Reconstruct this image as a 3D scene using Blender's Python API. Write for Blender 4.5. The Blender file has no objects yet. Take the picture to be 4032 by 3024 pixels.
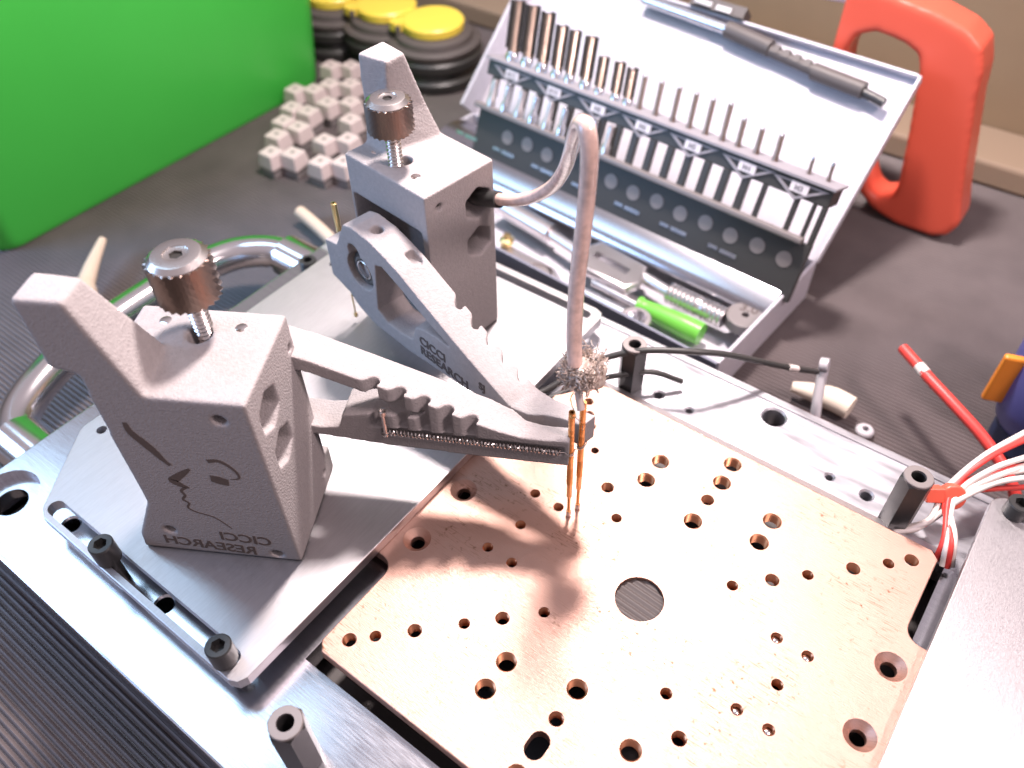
import bpy, bmesh, math, random
from mathutils import Matrix, Vector
random.seed(7)
S = bpy.context.scene
COL = S.collection
PI = math.pi
# ------------------------------------------------------------------ camera, world, lights (1 unit = 1 cm)
S.unit_settings.scale_length = 0.01
cam = bpy.data.cameras.new('camera')
cam.sensor_width = 36.0
cam.lens = 29.163
cam.clip_start = 0.1
cam.clip_end = 500
cam.dof.use_dof = True
cam.dof.focus_distance = 17.4
cam.dof.aperture_fstop = 0.145
camo = bpy.data.objects.new('camera', cam)
COL.objects.link(camo)
camo.matrix_world = Matrix([[0.802452, -0.427526, 0.416283, 3.195414], [0.596575, 0.589952, -0.544109, -8.462535], [-0.012967, 0.684966, 0.72846, 15.906573]] + [[0, 0, 0, 1]])
S.camera = camo
S.view_settings.view_transform = 'Standard'
S.view_settings.look = 'None'
S.view_settings.exposure = 0.0
S.view_settings.gamma = 1.0
S.cycles.use_denoising = True
S.cycles.max_bounces = 8
S.cycles.glossy_bounces = 5
S.cycles.transparent_max_bounces = 6
S.cycles.sample_clamp_indirect = 6.0
S.cycles.caustics_reflective = False
S.cycles.caustics_refractive = False
W = bpy.data.worlds.new('World')
S.world = W
W.use_nodes = True
wn, wl_ = W.node_tree.nodes, W.node_tree.links
bg = wn['Background']
# a plain room: darker walls at eye level, pale ceiling overhead
tcw = wn.new('ShaderNodeTexCoord')
sep = wn.new('ShaderNodeSeparateXYZ')
wl_.new(tcw.outputs['Generated'], sep.inputs[0])
rmp = wn.new('ShaderNodeValToRGB')
rmp.color_ramp.elements[0].position = 0.0
rmp.color_ramp.elements[0].color = (0.13, 0.105, 0.10, 1)
rmp.color_ramp.elements[1].position = 0.72
rmp.color_ramp.elements[1].color = (0.52, 0.44, 0.48, 1)
wl_.new(sep.outputs['Z'], rmp.inputs[0])
wl_.new(rmp.outputs[0], bg.inputs[0])
bg.inputs[1].default_value = 1.0

def area(name, loc, target, size, power, color, shape='DISK', size_y=None):
    l = bpy.data.lights.new(name, 'AREA')
    l.shape = shape
    l.size = size
    if size_y: l.size_y = size_y
    l.energy = power
    l.color = color
    o = bpy.data.objects.new(name, l)
    COL.objects.link(o)
    o.location = loc
    o.rotation_euler = (Vector(target) - Vector(loc)).to_track_quat('-Z', 'Y').to_euler()
    return o
area('bench_lamp', (-9.7, 14.0, 30.0), (-2.0, 0.0, 0.0), 4.2, 22500, (1.0, 0.87, 0.845))
area('tube_lamp', (-38.0, -2.5, 37.0), (-38.0, -2.5, 0.0), 36.0, 4600, (0.46, 0.74, 1.0), 'RECTANGLE', 7.0)
area('blue_fill', (-48.0, -34.0, 20.0), (-6.0, 0.0, 0.0), 26.0, 21000, (0.38, 0.62, 1.0), 'RECTANGLE', 18.0)  # added blue fill for the forward-facing sides, its source unseen
area('ceiling_lamp', (19.0, 5.0, 31.0), (8.0, 0.0, 0.0), 6.5, 9500, (1.0, 0.79, 0.79), 'RECTANGLE', 6.5)

# ------------------------------------------------------------------ mesh helpers
def link(name, me, m, parent=None, mat=None):
    o = bpy.data.objects.new(name, me)
    COL.objects.link(o)
    if m: me.materials.append(m)
    if parent: o.parent = parent
    if mat is not None: o.matrix_local = mat
    return o

def smooth(me, ang=40):
    for p in me.polygons: p.use_smooth = True
    me.set_sharp_from_angle(angle=math.radians(ang))

def to_mesh(bm, name, sm=40):
    bmesh.ops.recalc_face_normals(bm, faces=bm.faces)
    me = bpy.data.meshes.new(name)
    bm.to_mesh(me)
    bm.free()
    if sm: smooth(me, sm)
    return me

def tag(o, label=None, cat=None, group=None, kind=None):
    if label: o['label'] = label
    if cat: o['category'] = cat
    if group: o['group'] = group
    if kind: o['kind'] = kind
    return o

def thing(name, label, cat, loc=(0, 0, 0), rz=0.0, group=None):
    o = bpy.data.objects.new(name, None)
    COL.objects.link(o)
    o.empty_display_size = 0.2
    o.location = loc
    o.rotation_euler = (0, 0, rz)
    tag(o, label, cat, group)
    return o

def obj(name, bm, m, parent=None, sm=40):
    return link(name, to_mesh(bm, name, sm), m, parent)

def prism(bm, poly, z0, z1, M=None):
    """extrude a 2-D polygon from z0 to z1"""
    a = [bm.verts.new((p[0], p[1], z0)) for p in poly]
    b = [bm.verts.new((p[0], p[1], z1)) for p in poly]
    n = len(poly)
    fs = [bm.faces.new(a[::-1]), bm.faces.new(b)]
    for i in range(n):
        fs.append(bm.faces.new((a[i], a[(i + 1) % n], b[(i + 1) % n], b[i])))
    if M is not None:
        bmesh.ops.transform(bm, matrix=M, verts=a + b)
    return bm

# profile given as (s, z), extruded across y
XZ = Matrix(((1, 0, 0, 0), (0, 0, 1, 0), (0, 1, 0, 0), (0, 0, 0, 1)))
# profile given as (y, z), extruded along x
YZ = Matrix(((0, 0, 1, 0), (1, 0, 0, 0), (0, 1, 0, 0), (0, 0, 0, 1)))

def box(bm, x0, x1, y0, y1, z0, z1, M=None):
    return prism(bm, [(x0, y0), (x1, y0), (x1, y1), (x0, y1)], z0, z1, M)

def circ(cx, cy, r, n=20, a0=0.0):
    return [(cx + r * math.cos(a0 + 2 * PI * i / n), cy + r * math.sin(a0 + 2 * PI * i / n)) for i in range(n)]

def slot(x0, x1, y, r, n=8):
    p = [(x1 + r * math.sin(PI * i / n), y - r * math.cos(PI * i / n)) for i in range(n + 1)]
    p += [(x0 - r * math.sin(PI * i / n), y + r * math.cos(PI * i / n)) for i in range(n + 1)]
    return p

def lathe(bm, prof, n=24, M=None, cap=True):
    """prof: (r, z) list revolved round z"""
    rings = []
    new = []
    for r, z in prof:
        ring = [bm.verts.new((r * math.cos(2 * PI * i / n), r * math.sin(2 * PI * i / n), z)) for i in range(n)]
        rings.append(ring)
        new += ring
    for a, b in zip(rings, rings[1:]):
        for i in range(n):
            bm.faces.new((a[i], a[(i + 1) % n], b[(i + 1) % n], b[i]))
    if cap:
        bm.faces.new(rings[0][::-1])
        bm.faces.new(rings[-1])
    if M is not None:
        bmesh.ops.transform(bm, matrix=M, verts=new)
    return bm

def spline(pts, k=6):
    P = [Vector(p) for p in pts]
    P = [P[0] * 2 - P[1]] + P + [P[-1] * 2 - P[-2]]
    out = []
    for i in range(1, len(P) - 2):
        for j in range(k):
            t = j / k
            a, b, c, d = P[i - 1:i + 3]
            out.append(0.5 * ((2 * b) + (c - a) * t + (2 * a - 5 * b + 4 * c - d) * t * t + (3 * b - a - 3 * c + d) * t ** 3))
    out.append(P[-2])
    return out

def tube(bm, pts, r, n=10, k=6, cap=True):
    """r: number or function of 0..1"""
    C = spline(pts, k) if k else [Vector(p) for p in pts]
    rf = r if callable(r) else (lambda t: r)
    T0 = (C[1] - C[0]).normalized()
    up = Vector((0, 0, 1)) if abs(T0.z) < 0.9 else Vector((1, 0, 0))
    N = (up - T0 * up.dot(T0)).normalized()
    rings = []
    for i, c in enumerate(C):
        T = ((C[min(i + 1, len(C) - 1)] - C[max(i - 1, 0)])).normalized()
        N = (N - T * N.dot(T))
        N = N.normalized() if N.length > 1e-6 else T.orthogonal().normalized()
        B = T.cross(N)
        rr = rf(i / (len(C) - 1))
        rings.append([bm.verts.new(c + (N * math.cos(2 * PI * j / n) + B * math.sin(2 * PI * j / n)) * rr) for j in range(n)])
    for a, b in zip(rings, rings[1:]):
        for j in range(n):
            bm.faces.new((a[j], a[(j + 1) % n], b[(j + 1) % n], b[j]))
    if cap:
        bm.faces.new(rings[0][::-1])
        bm.faces.new(rings[-1])
    return bm

def NB(): return bmesh.new()

def evaluated(me, mods):
    """run modifiers on a mesh, return the resulting mesh"""
    tmp = bpy.data.objects.new('tmp', me)
    COL.objects.link(tmp)
    extra = []
    for kind, kw in mods:
        m = tmp.modifiers.new(kind, kind)
        for k_, v in kw.items():
            if k_ == 'mesh':
                oo = bpy.data.objects.new('tmp_cut', v)
                COL.objects.link(oo)
                extra.append(oo)
                m.object = oo
            else:
                setattr(m, k_, v)
    dg = bpy.context.evaluated_depsgraph_get()
    dg.update()
    res = bpy.data.meshes.new_from_object(tmp.evaluated_get(dg))
    for o in [tmp] + extra: bpy.data.objects.remove(o)
    return res

def cut(me, cutter, op='DIFFERENCE', self_=False):
    return evaluated(me, [('BOOLEAN', dict(operation=op, solver='EXACT', use_self=self_, mesh=cutter))])

def solid_union(*mes, vox=0.03):
    bm = NB()
    for m in mes: bm.from_mesh(m)
    me = to_mesh(bm, 'u', 0)
    return evaluated(me, [('REMESH', dict(mode='VOXEL', voxel_size=vox))])

def bevel(me, w, seg=2, ang=35):
    return evaluated(me, [('BEVEL', dict(width=w, segments=seg, limit_method='ANGLE', angle_limit=math.radians(ang)))])

def text_mesh(s, size, depth, name):
    c = bpy.data.curves.new(name, 'FONT')
    c.body = s
    c.size = size
    c.extrude = depth
    c.offset = 0.010
    c.resolution_u = 3
    c.align_x = 'CENTER'
    o = bpy.data.objects.new('tmp', c)
    COL.objects.link(o)
    dg = bpy.context.evaluated_depsgraph_get()
    me = bpy.data.meshes.new_from_object(o.evaluated_get(dg))
    bpy.data.objects.remove(o)
    return me

def T3(x, y, z): return Matrix.Translation((x, y, z))
def RZ(a): return Matrix.Rotation(a, 4, 'Z')
def RX(a): return Matrix.Rotation(a, 4, 'X')
def RY(a): return Matrix.Rotation(a, 4, 'Y')
R = math.radians

# ------------------------------------------------------------------ materials
MATS = {}
def mat(name, color, rough=0.5, metal=0.0, bump=0.0, scale=20.0, stretch=(1, 1, 1), var=0.0, varscale=3.0, rvar=0.0, spec=0.5, trans=0.0, aniso=0.0, coat=0.0, detail=4.0, dark=None, sss=0.0):
    m = bpy.data.materials.new(name)
    m.use_nodes = True
    N = m.node_tree.nodes
    L = m.node_tree.links
    b = N['Principled BSDF']
    b.inputs['Base Color'].default_value = (*color, 1)
    b.inputs['Roughness'].default_value = rough
    b.inputs['Metallic'].default_value = metal
    b.inputs['Specular IOR Level'].default_value = spec
    b.inputs['Transmission Weight'].default_value = trans
    b.inputs['Anisotropic'].default_value = aniso
    b.inputs['Coat Weight'].default_value = coat
    tc = N.new('ShaderNodeTexCoord')
    mp = N.new('ShaderNodeMapping')
    mp.inputs['Scale'].default_value = stretch
    L.new(tc.outputs['Object'], mp.inputs[0])
    nz = N.new('ShaderNodeTexNoise')
    nz.inputs['Scale'].default_value = scale
    nz.inputs['Detail'].default_value = detail
    L.new(mp.outputs[0], nz.inputs['Vector'])
    if bump:
        bp = N.new('ShaderNodeBump')
        bp.inputs['Strength'].default_value = bump
        bp.inputs['Distance'].default_value = 0.02
        L.new(nz.outputs['Fac'], bp.inputs['Height'])
        L.new(bp.outputs[0], b.inputs['Normal'])
    if rvar:
        mr = N.new('ShaderNodeMapRange')
        mr.inputs['To Min'].default_value = max(0.02, rough - rvar)
        mr.inputs['To Max'].default_value = rough + rvar
        mr.inputs['From Min'].default_value = 0.3
        mr.inputs['From Max'].default_value = 0.7
        L.new(nz.outputs['Fac'], mr.inputs[0])
        L.new(mr.outputs[0], b.inputs['Roughness'])
    if var:
        n2 = N.new('ShaderNodeTexNoise')
        n2.inputs['Scale'].default_value = varscale
        n2.inputs['Detail'].default_value = 5
        L.new(mp.outputs[0] if dark is None else tc.outputs['Object'], n2.inputs['Vector'])
        mx = N.new('ShaderNodeMix')
        mx.data_type = 'RGBA'
        mr2 = N.new('ShaderNodeMapRange')
        mr2.inputs['From Min'].default_value = 0.35
        mr2.inputs['From Max'].default_value = 0.7
        L.new(n2.outputs['Fac'], mr2.inputs[0])
        L.new(mr2.outputs[0], mx.inputs[0])
        mx.inputs[6].default_value = (*color, 1)
        d = dark or tuple(c * (1 - var) for c in color)
        mx.inputs[7].default_value = (*d, 1)
        L.new(mx.outputs[2], b.inputs['Base Color'])
    MATS[name] = m
    return m

M_NYLON = mat('grey_nylon', (0.44, 0.405, 0.405), 0.9, bump=1.0, scale=21, var=0.10, varscale=9, spec=0.25, detail=3)
M_BURN = mat('engraving_brown', (0.15, 0.115, 0.10), 0.9, spec=0.2)
M_BURN2 = mat('engraving_grey', (0.13, 0.11, 0.105), 0.9, spec=0.2)
M_PLATE = mat('brushed_aluminium', (0.60, 0.585, 0.60), 0.42, 1.0, bump=0.22, scale=9, stretch=(14, 1.2, 4), rvar=0.07, var=0.08, varscale=2)
M_BASE = mat('polished_aluminium', (0.60, 0.60, 0.64), 0.22, 1.0, bump=0.03, scale=4, stretch=(0.5, 7, 1), rvar=0.05, var=0.07, varscale=1.5)
def worn_rail(m):
    # the strip behind the copper plate is only sawn and sanded, the rest is polished
    N, L = m.node_tree.nodes, m.node_tree.links
    b = N['Principled BSDF']
    tc = [n for n in N if n.type == 'TEX_COORD'][0]
    old = b.inputs['Roughness'].links[0].from_socket
    sx = N.new('ShaderNodeSeparateXYZ'); L.new(tc.outputs['Object'], sx.inputs[0])
    st = N.new('ShaderNodeMapRange'); st.inputs['From Min'].default_value = 4.9; st.inputs['From Max'].default_value = 5.1
    L.new(sx.outputs['Y'], st.inputs[0])
    mp = N.new('ShaderNodeMapping'); mp.inputs['Scale'].default_value = (0.5, 3.2, 1)
    L.new(tc.outputs['Object'], mp.inputs[0])
    nz = N.new('ShaderNodeTexNoise'); nz.inputs['Scale'].default_value = 1.3; nz.inputs['Detail'].default_value = 7
    L.new(mp.outputs[0], nz.inputs['Vector'])
    rr = N.new('ShaderNodeMapRange'); rr.inputs['From Min'].default_value = 0.3; rr.inputs['From Max'].default_value = 0.7
    rr.inputs['To Min'].default_value = 0.30; rr.inputs['To Max'].default_value = 0.56
    L.new(nz.outputs['Fac'], rr.inputs[0])
    mx = N.new('ShaderNodeMix'); mx.data_type = 'FLOAT'
    L.new(st.outputs[0], mx.inputs[0]); L.new(old, mx.inputs[2]); L.new(rr.outputs[0], mx.inputs[3])
    L.new(mx.outputs[0], b.inputs['Roughness'])
worn_rail(M_BASE)
M_MILL = mat('milled_aluminium', (0.86, 0.83, 0.85), 0.42, 1.0, bump=0.4, scale=6, stretch=(9, 2, 2))
M_CHROME = mat('chrome', (0.78, 0.76, 0.77), 0.16, 1.0, bump=0.04, scale=3)
M_CHROMES = mat('sheet_steel', (0.46, 0.46, 0.50), 0.22, 1.0)
M_STEEL = mat('turned_steel', (0.66, 0.62, 0.60), 0.26, 1.0, bump=0.08, scale=30)
M_STEELD = mat('knurled_steel', (0.33, 0.25, 0.21), 0.36, 1.0, bump=0.1, scale=40)
M_BRASS = mat('gold_plated_brass', (0.80, 0.44, 0.17), 0.26, 1.0, bump=0.05, scale=30)
M_BRASSY = mat('yellow_brass', (0.80, 0.60, 0.28), 0.28, 1.0)
M_BLACK = mat('black_plastic', (0.045, 0.045, 0.044), 0.42, bump=0.05, scale=30)
M_BLACKM = mat('blackened_steel', (0.036, 0.036, 0.036), 0.36, 0.0, bump=0.06, scale=30)
M_RECESS_SHADE = mat('recess_shade', (0.02, 0.018, 0.017), 0.9)  # near-black colour standing in for shade inside recesses
M_RUBBER = mat('ribbed_rubber', (0.165, 0.138, 0.138), 0.46, bump=0.25, scale=14, var=0.25, varscale=0.5)
M_PAD = mat('dark_rubber', (0.075, 0.06, 0.057), 0.55)
M_WALL = mat('beige_wall', (0.30, 0.225, 0.145), 0.9, bump=0.1, scale=6, var=0.12, varscale=0.3)
M_GREEN = mat('green_plastic', (0.06, 0.55, 0.07), 0.42, bump=0.03, scale=1.5, var=0.08, varscale=0.12)
M_YELLOW = mat('yellow_plastic', (0.95, 0.74, 0.10), 0.38)
M_DGREY = mat('dark_grey_plastic', (0.10, 0.088, 0.085), 0.5, bump=0.1, scale=10)
M_WHITEP = mat('off_white_plastic', (0.58, 0.50, 0.49), 0.5, bump=0.05, scale=8)
M_GREYP = mat('grey_plastic', (0.22, 0.20, 0.20), 0.5)
M_CASE = mat('painted_steel_case', (0.58, 0.57, 0.63), 0.42, bump=0.03, scale=6, var=0.05)
M_CASED = mat('blue_grey_paint', (0.20, 0.21, 0.27), 0.5)
M_RED = mat('red_plastic', (0.80, 0.125, 0.075), 0.36, bump=0.02, scale=3)
M_REDW = mat('red_insulation', (0.70, 0.06, 0.05), 0.4)
M_WHITEW = mat('white_insulation', (0.82, 0.74, 0.70), 0.42)
M_JACKET = mat('clear_brown_coax_jacket', (0.88, 0.63, 0.55), 0.22, bump=0.25, scale=11, stretch=(1, 1, 1), var=0.25, varscale=7, coat=0.6)
M_PTFE = mat('white_dielectric', (0.78, 0.66, 0.62), 0.4)
M_TIN = mat('tinned_copper_braid', (0.60, 0.50, 0.44), 0.5, 0.55)
M_BLUE = mat('blue_plastic', (0.09, 0.095, 0.30), 0.3, bump=0.02, scale=3)
M_BLUED = mat('dark_blue_plastic', (0.02, 0.03, 0.075), 0.35)
M_ORANGE = mat('orange_plastic', (0.85, 0.28, 0.03), 0.4)
M_LGREEN = mat('light_green_plastic', (0.16, 0.55, 0.07), 0.32)
M_FROST = mat('frosted_plastic', (0.72, 0.70, 0.74), 0.4, trans=0.25)
M_FOAM = mat('cream_foam', (0.80, 0.70, 0.58), 0.8, bump=0.3, scale=5)
M_WOOD = mat('pale_wood', (0.62, 0.50, 0.40), 0.6, bump=0.1, scale=4, stretch=(8, 1, 1))
M_MAGNET = mat('nickel_magnet', (0.80, 0.76, 0.75), 0.18, 1.0, bump=0.3, scale=9)
M_GREYR = mat('dull_grey_steel', (0.25, 0.225, 0.22), 0.5, 0.4)
M_BLUEST = mat('bright_steel', (0.72, 0.74, 0.80), 0.25, 1.0)
M_LABEL = mat('grey_label', (0.30, 0.29, 0.32), 0.5)
M_LABELW = mat('white_label', (0.75, 0.72, 0.76), 0.5)
M_HSTEEL = mat('satin_steel', (0.78, 0.74, 0.74), 0.32, 1.0, bump=0.05, scale=10)
M_RAIL = mat('pale_trim', (0.34, 0.26, 0.19), 0.6)

def copper_material():
    m = mat('brushed_copper', (0.66, 0.45, 0.37), 0.50, 1.0, bump=0.4, scale=5, stretch=(1.0, 16, 4), rvar=0.08)
    N, L = m.node_tree.nodes, m.node_tree.links
    b = N['Principled BSDF']
    tc = [n for n in N if n.type == 'TEX_COORD'][0]
    # long thin scratches along the brushing direction, worn through in patches
    mp = N.new('ShaderNodeMapping')
    mp.inputs['Scale'].default_value = (0.9, 17, 1)
    mp.inputs['Rotation'].default_value = (0, 0, R(6))
    L.new(tc.outputs['Object'], mp.inputs[0])
    n1 = N.new('ShaderNodeTexNoise'); n1.inputs['Scale'].default_value = 2.6; n1.inputs['Detail'].default_value = 6
    L.new(mp.outputs[0], n1.inputs['Vector'])
    r1 = N.new('ShaderNodeMapRange'); r1.inputs['From Min'].default_value = 0.56; r1.inputs['From Max'].default_value = 0.70
    L.new(n1.outputs['Fac'], r1.inputs[0])
    n2 = N.new('ShaderNodeTexNoise'); n2.inputs['Scale'].default_value = 0.55; n2.inputs['Detail'].default_value = 3
    L.new(tc.outputs['Object'], n2.inputs['Vector'])
    r2 = N.new('ShaderNodeMapRange'); r2.inputs['From Min'].default_value = 0.45; r2.inputs['From Max'].default_value = 0.62
    L.new(n2.outputs['Fac'], r2.inputs[0])
    mu = N.new('ShaderNodeMath'); mu.operation = 'MULTIPLY'
    L.new(r1.outputs[0], mu.inputs[0]); L.new(r2.outputs[0], mu.inputs[1])
    # small pits
    v = N.new('ShaderNodeTexNoise'); v.inputs['Scale'].default_value = 9; v.inputs['Detail'].default_value = 5
    L.new(tc.outputs['Object'], v.inputs['Vector'])
    r3 = N.new('ShaderNodeMapRange'); r3.inputs['From Min'].default_value = 0.60; r3.inputs['From Max'].default_value = 0.70
    L.new(v.outputs['Fac'], r3.inputs[0])
    mu2 = N.new('ShaderNodeMath'); mu2.operation = 'MULTIPLY'
    L.new(r3.outputs[0], mu2.inputs[0]); L.new(r2.outputs[0], mu2.inputs[1])
    ad = N.new('ShaderNodeMath'); ad.operation = 'MAXIMUM'
    L.new(mu.outputs[0], ad.inputs[0]); L.new(mu2.outputs[0], ad.inputs[1])
    sc = N.new('ShaderNodeMath'); sc.operation = 'MULTIPLY'; sc.inputs[1].default_value = 0.9
    L.new(ad.outputs[0], sc.inputs[0])
    # broad patina
    n4 = N.new('ShaderNodeTexNoise'); n4.inputs['Scale'].default_value = 0.35; n4.inputs['Detail'].default_value = 4
    L.new(tc.outputs['Object'], n4.inputs['Vector'])
    mxa = N.new('ShaderNodeMix'); mxa.data_type = 'RGBA'
    L.new(n4.outputs['Fac'], mxa.inputs[0])
    mxa.inputs[6].default_value = (0.60, 0.395, 0.325, 1); mxa.inputs[7].default_value = (0.50, 0.315, 0.255, 1)
    mx = N.new('ShaderNodeMix'); mx.data_type = 'RGBA'
    L.new(sc.outputs[0], mx.inputs[0])
    L.new(mxa.outputs[2], mx.inputs[6])
    mx.inputs[7].default_value = (0.19, 0.095, 0.05, 1)
    L.new(mx.outputs[2], b.inputs['Base Color'])
    return m
M_COPPER = copper_material()
M_COPPER.node_tree.nodes['Principled BSDF'].inputs['Anisotropic'].default_value = 0.0
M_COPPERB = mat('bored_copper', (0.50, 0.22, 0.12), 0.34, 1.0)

ZM = -3.1          # bench mat
ZB = -0.5          # top of the aluminium base
ZP = 0.3           # top of the two side plates

# ------------------------------------------------------------------ setting: ribbed mat, wall
bm = NB()
pitch = 0.155
x0, x1 = -62.0, 40.0
y = -26.0
prof = []
while y < 25.6:
    prof += [(y, ZM - 0.10), (y + 0.025, ZM - 0.10), (y + 0.055, ZM - 0.02), (y + 0.085, ZM), (y + 0.115, ZM - 0.02), (y + 0.145, ZM - 0.10)]
    y += pitch
va = [bm.verts.new((x0, a, b)) for a, b in prof]
vb = [bm.verts.new((x1, a, b)) for a, b in prof]
for i in range(len(prof) - 1):
    bm.faces.new((va[i], vb[i], vb[i + 1], va[i + 1]))
o = obj('rubber_mat', bm, M_RUBBER, sm=50)
tag(o, 'dark ribbed rubber mat covering the workbench', None, kind='structure')
bm = NB()
box(bm, -80, 60, -40, 29, ZM - 2.0, ZM - 0.11)
tag(obj('bench_top', bm, M_DGREY, sm=0), 'bench top under the rubber mat', None, kind='structure')
bm = NB()
box(bm, -80, 60, 28.5, 29.5, ZM, 15)
tag(obj('back_wall', bm, M_WALL, sm=0), 'beige wall behind the bench', None, kind='structure')
bm = NB()
box(bm, -80, 60, 25.6, 28.5, ZM - 0.05, ZM + 1.0)
me = bevel(to_mesh(bm, 'wall_ledge', 0), 0.15, 2)
smooth(me, 19)
tag(link('wall_ledge', me, M_RAIL), 'pale ledge along the foot of the beige wall', 'ledge')

# ------------------------------------------------------------------ aluminium base with carrying handle
base = thing('aluminium_base', 'large polished aluminium base box under the copper plate', 'base', (0, 0, ZM))
bm = NB()
box(bm, -14.85, 14.85, -7.5, 7.55, ZB - 0.6, ZB)
me = bevel(to_mesh(bm, 'top_plate', 0), 0.05, 2)
bm = NB()
box(bm, -4.98, 4.98, -5.02, 4.95, -3.0, 1.0)
cutter = bm
for (hx, hy, hr) in ((-2.77, 5.79, 0.13), (-1.85, 5.77, 0.085), (1.96, 5.85, 0.09), (2.88, 5.84, 0.14), (0.05, 6.85, 0.29), (-8.39, -5.97, 0.2), (-11.9, -5.97, 0.2)):
    lathe(cutter, [(hr, -2.5), (hr, ZB - 0.045), (hr + 0.05, ZB + 0.004), (hr + 0.055, 1.0)], 22, T3(hx, hy, 0))
prism(cutter, circ(-13.92, -6.42, 0.40, 24), -2.5, 0.0)
me = cut(me, to_mesh(cutter, 'c', 0))
bm = NB()
prism(bm, circ(-13.92, -6.42, 0.78, 32), ZB - 0.28, 1.0)
me = cut(me, to_mesh(bm, 'c', 0))
smooth(me, 19)
o = link('top_plate', me, M_BASE, base)
o.location = (0, 0, -ZM)
bm = NB()
for nm_, q_ in (('side_wall', (-14.8, 14.8, -7.46, -7.2)), ('side_wall', (-14.8, 14.8, 7.2, 7.5)), ('end_wall', (-14.8, -14.5, -7.2, 7.2)), ('end_wall', (14.5, 14.8, -7.2, 7.2))):
    bm = NB()
    box(bm, *q_, ZM, ZB - 0.6)
    obj(nm_, bm, M_BASE, base, 0).location = (0, 0, -ZM)
bm = NB()
box(bm, -14.4, 14.4, -7.1, 7.1, -1.75, -1.55)
obj('inner_floor', bm, M_DGREY, base, 0).location = (0, 0, -ZM)
bm = NB()
prism(bm, [(4.98, ZB), (5.30, ZB), (5.24, ZB + 0.16), (5.02, ZB + 0.22)], -4.3, 5.0, YZ)
o = obj('milled_lip', bm, M_MILL, base, 30); o.location = (0, 0, -ZM)
bm = NB()
prism(bm, [(7.26, ZB + 0.002), (7.50, ZB + 0.002), (7.48, ZB + 0.03), (7.28, ZB + 0.03)], -14.7, 14.7, YZ)
o = obj('rear_rim', bm, M_BASE, base, 30); o.location = (0, 0, -ZM)
bm = NB()
hz = -1.35
hp = [(-14.9, 4.75, hz), (-15.9, 4.8, hz), (-16.9, 4.6, hz), (-17.8, 3.8, hz), (-18.25, 2.4, hz), (-18.35, 0.9, hz), (-18.3, -0.8, hz), (-18.1, -2.4, hz), (-17.6, -3.8, hz), (-16.9, -4.7, hz), (-15.9, -5.1, hz), (-14.9, -5.1, hz)]
tube(bm, hp, 0.54, 24, 8)
h = obj('carrying_handle', bm, M_CHROME, base, 60)
h.location = (0, 0, -ZM)
for yy in (4.75, -5.1):
    bm = NB()
    lathe(bm, [(0.60, 0), (0.72, 0.05), (0.72, 1.44), (0.70, 1.46), (0.47, 1.46)], 28, T3(-14.85, yy, hz) @ RY(-PI / 2))
    obj('sleeve', bm, M_CHROME, h, 40)

# ------------------------------------------------------------------ copper plate
S_, M_, L_ = 0.122, 0.152, 0.212
holes = []
def pm(x, y, r): holes.extend([(x, y, r), (-x, -y, r)])
for d, r in ((4.30, M_), (3.925, S_), (3.355, M_), (2.63, S_), (2.065, M_), (1.44, S_)): pm(d, d, r)
for x, y, r in ((-1.43, -2.775, L_), (-1.43, -3.46, L_), (0.02, -2.40, L_), (0.02, -3.12, M_), (0.02, -4.40, L_), (-1.46, 2.78, L_), (-2.08, 2.06, M_), (-1.46, 1.45, S_),
                (-3.356, 0.917, S_), (-2.70, 0.92, S_), (-3.12, 0.012, S_), (-3.36, -0.89, S_), (-2.70, -0.89, S_)):
    pm(x, y, r)
holes += [(-1.46, 3.46, L_), (0.02, 3.76, L_), (-2.92, 2.82, 0.10), (-3.42, 3.42, S_), (-3.92, 4.08, S_), (-3.67, 3.72, S_)]
copper = thing('copper_plate', 'square brushed copper plate full of drilled and threaded holes', 'plate', (0, 0, 0))
a, b, ch, tb, tx, fr_ = 4.76, 4.82, 0.18, 2.43, 6.3, 0.34
def corner_fillet(sx, sy):
    # inside corner where the tab leaves the edge
    pts = []
    for i in range(7):
        t = i / 6 * PI / 2
        pts.append((sx * (a + fr_ - fr_ * math.cos(t)), sy * (tb + fr_ - fr_ * math.sin(t))))
    return pts
poly = []
poly += [(-a + ch, -b), (a - ch, -b), (a, -b + ch)] + corner_fillet(1, -1) + [(tx, -tb), (tx, tb)] + corner_fillet(1, 1)[::-1] + [(a, b - ch), (a - ch, b), (-a + ch, b), (-a, b - ch)] + corner_fillet(-1, 1) + [(-tx, tb), (-tx, -tb)] + corner_fillet(-1, -1)[::-1] + [(-a, -b + ch)]
bm = NB()
prism(bm, poly, -0.3, 0.0)
me = bevel(to_mesh(bm, 'plate', 0), 0.025, 2, 50)
cb = NB()
for x, y, r in holes: prism(cb, circ(x, y, r, 22), -1, 1)
prism(cb, circ(0, 0, 0.52, 48), -1, 1)
p_ = [(0.01, -3.74, 0.00)][0]
prism(cb, [(p_[0] + q[0], p_[1] + q[1]) for q in [(dy, dx) for dx, dy in slot(-0.09, 0.09, 0, 0.2)][::-1]], -1, 1)
for x, y in ((-4.77, 0), (-4.77, -1.66), (4.77, 0), (4.77, 1.66)):
    lathe(cb, [(0.165, -1), (0.165, -0.15), (0.318, 0.002), (0.33, 0.5)], 28, T3(x, y, 0))
me = cut(me, to_mesh(cb, 'c', 0))
smooth(me, 19)
body = link('plate', me, M_COPPER, copper)
bore_me = {}
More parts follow.
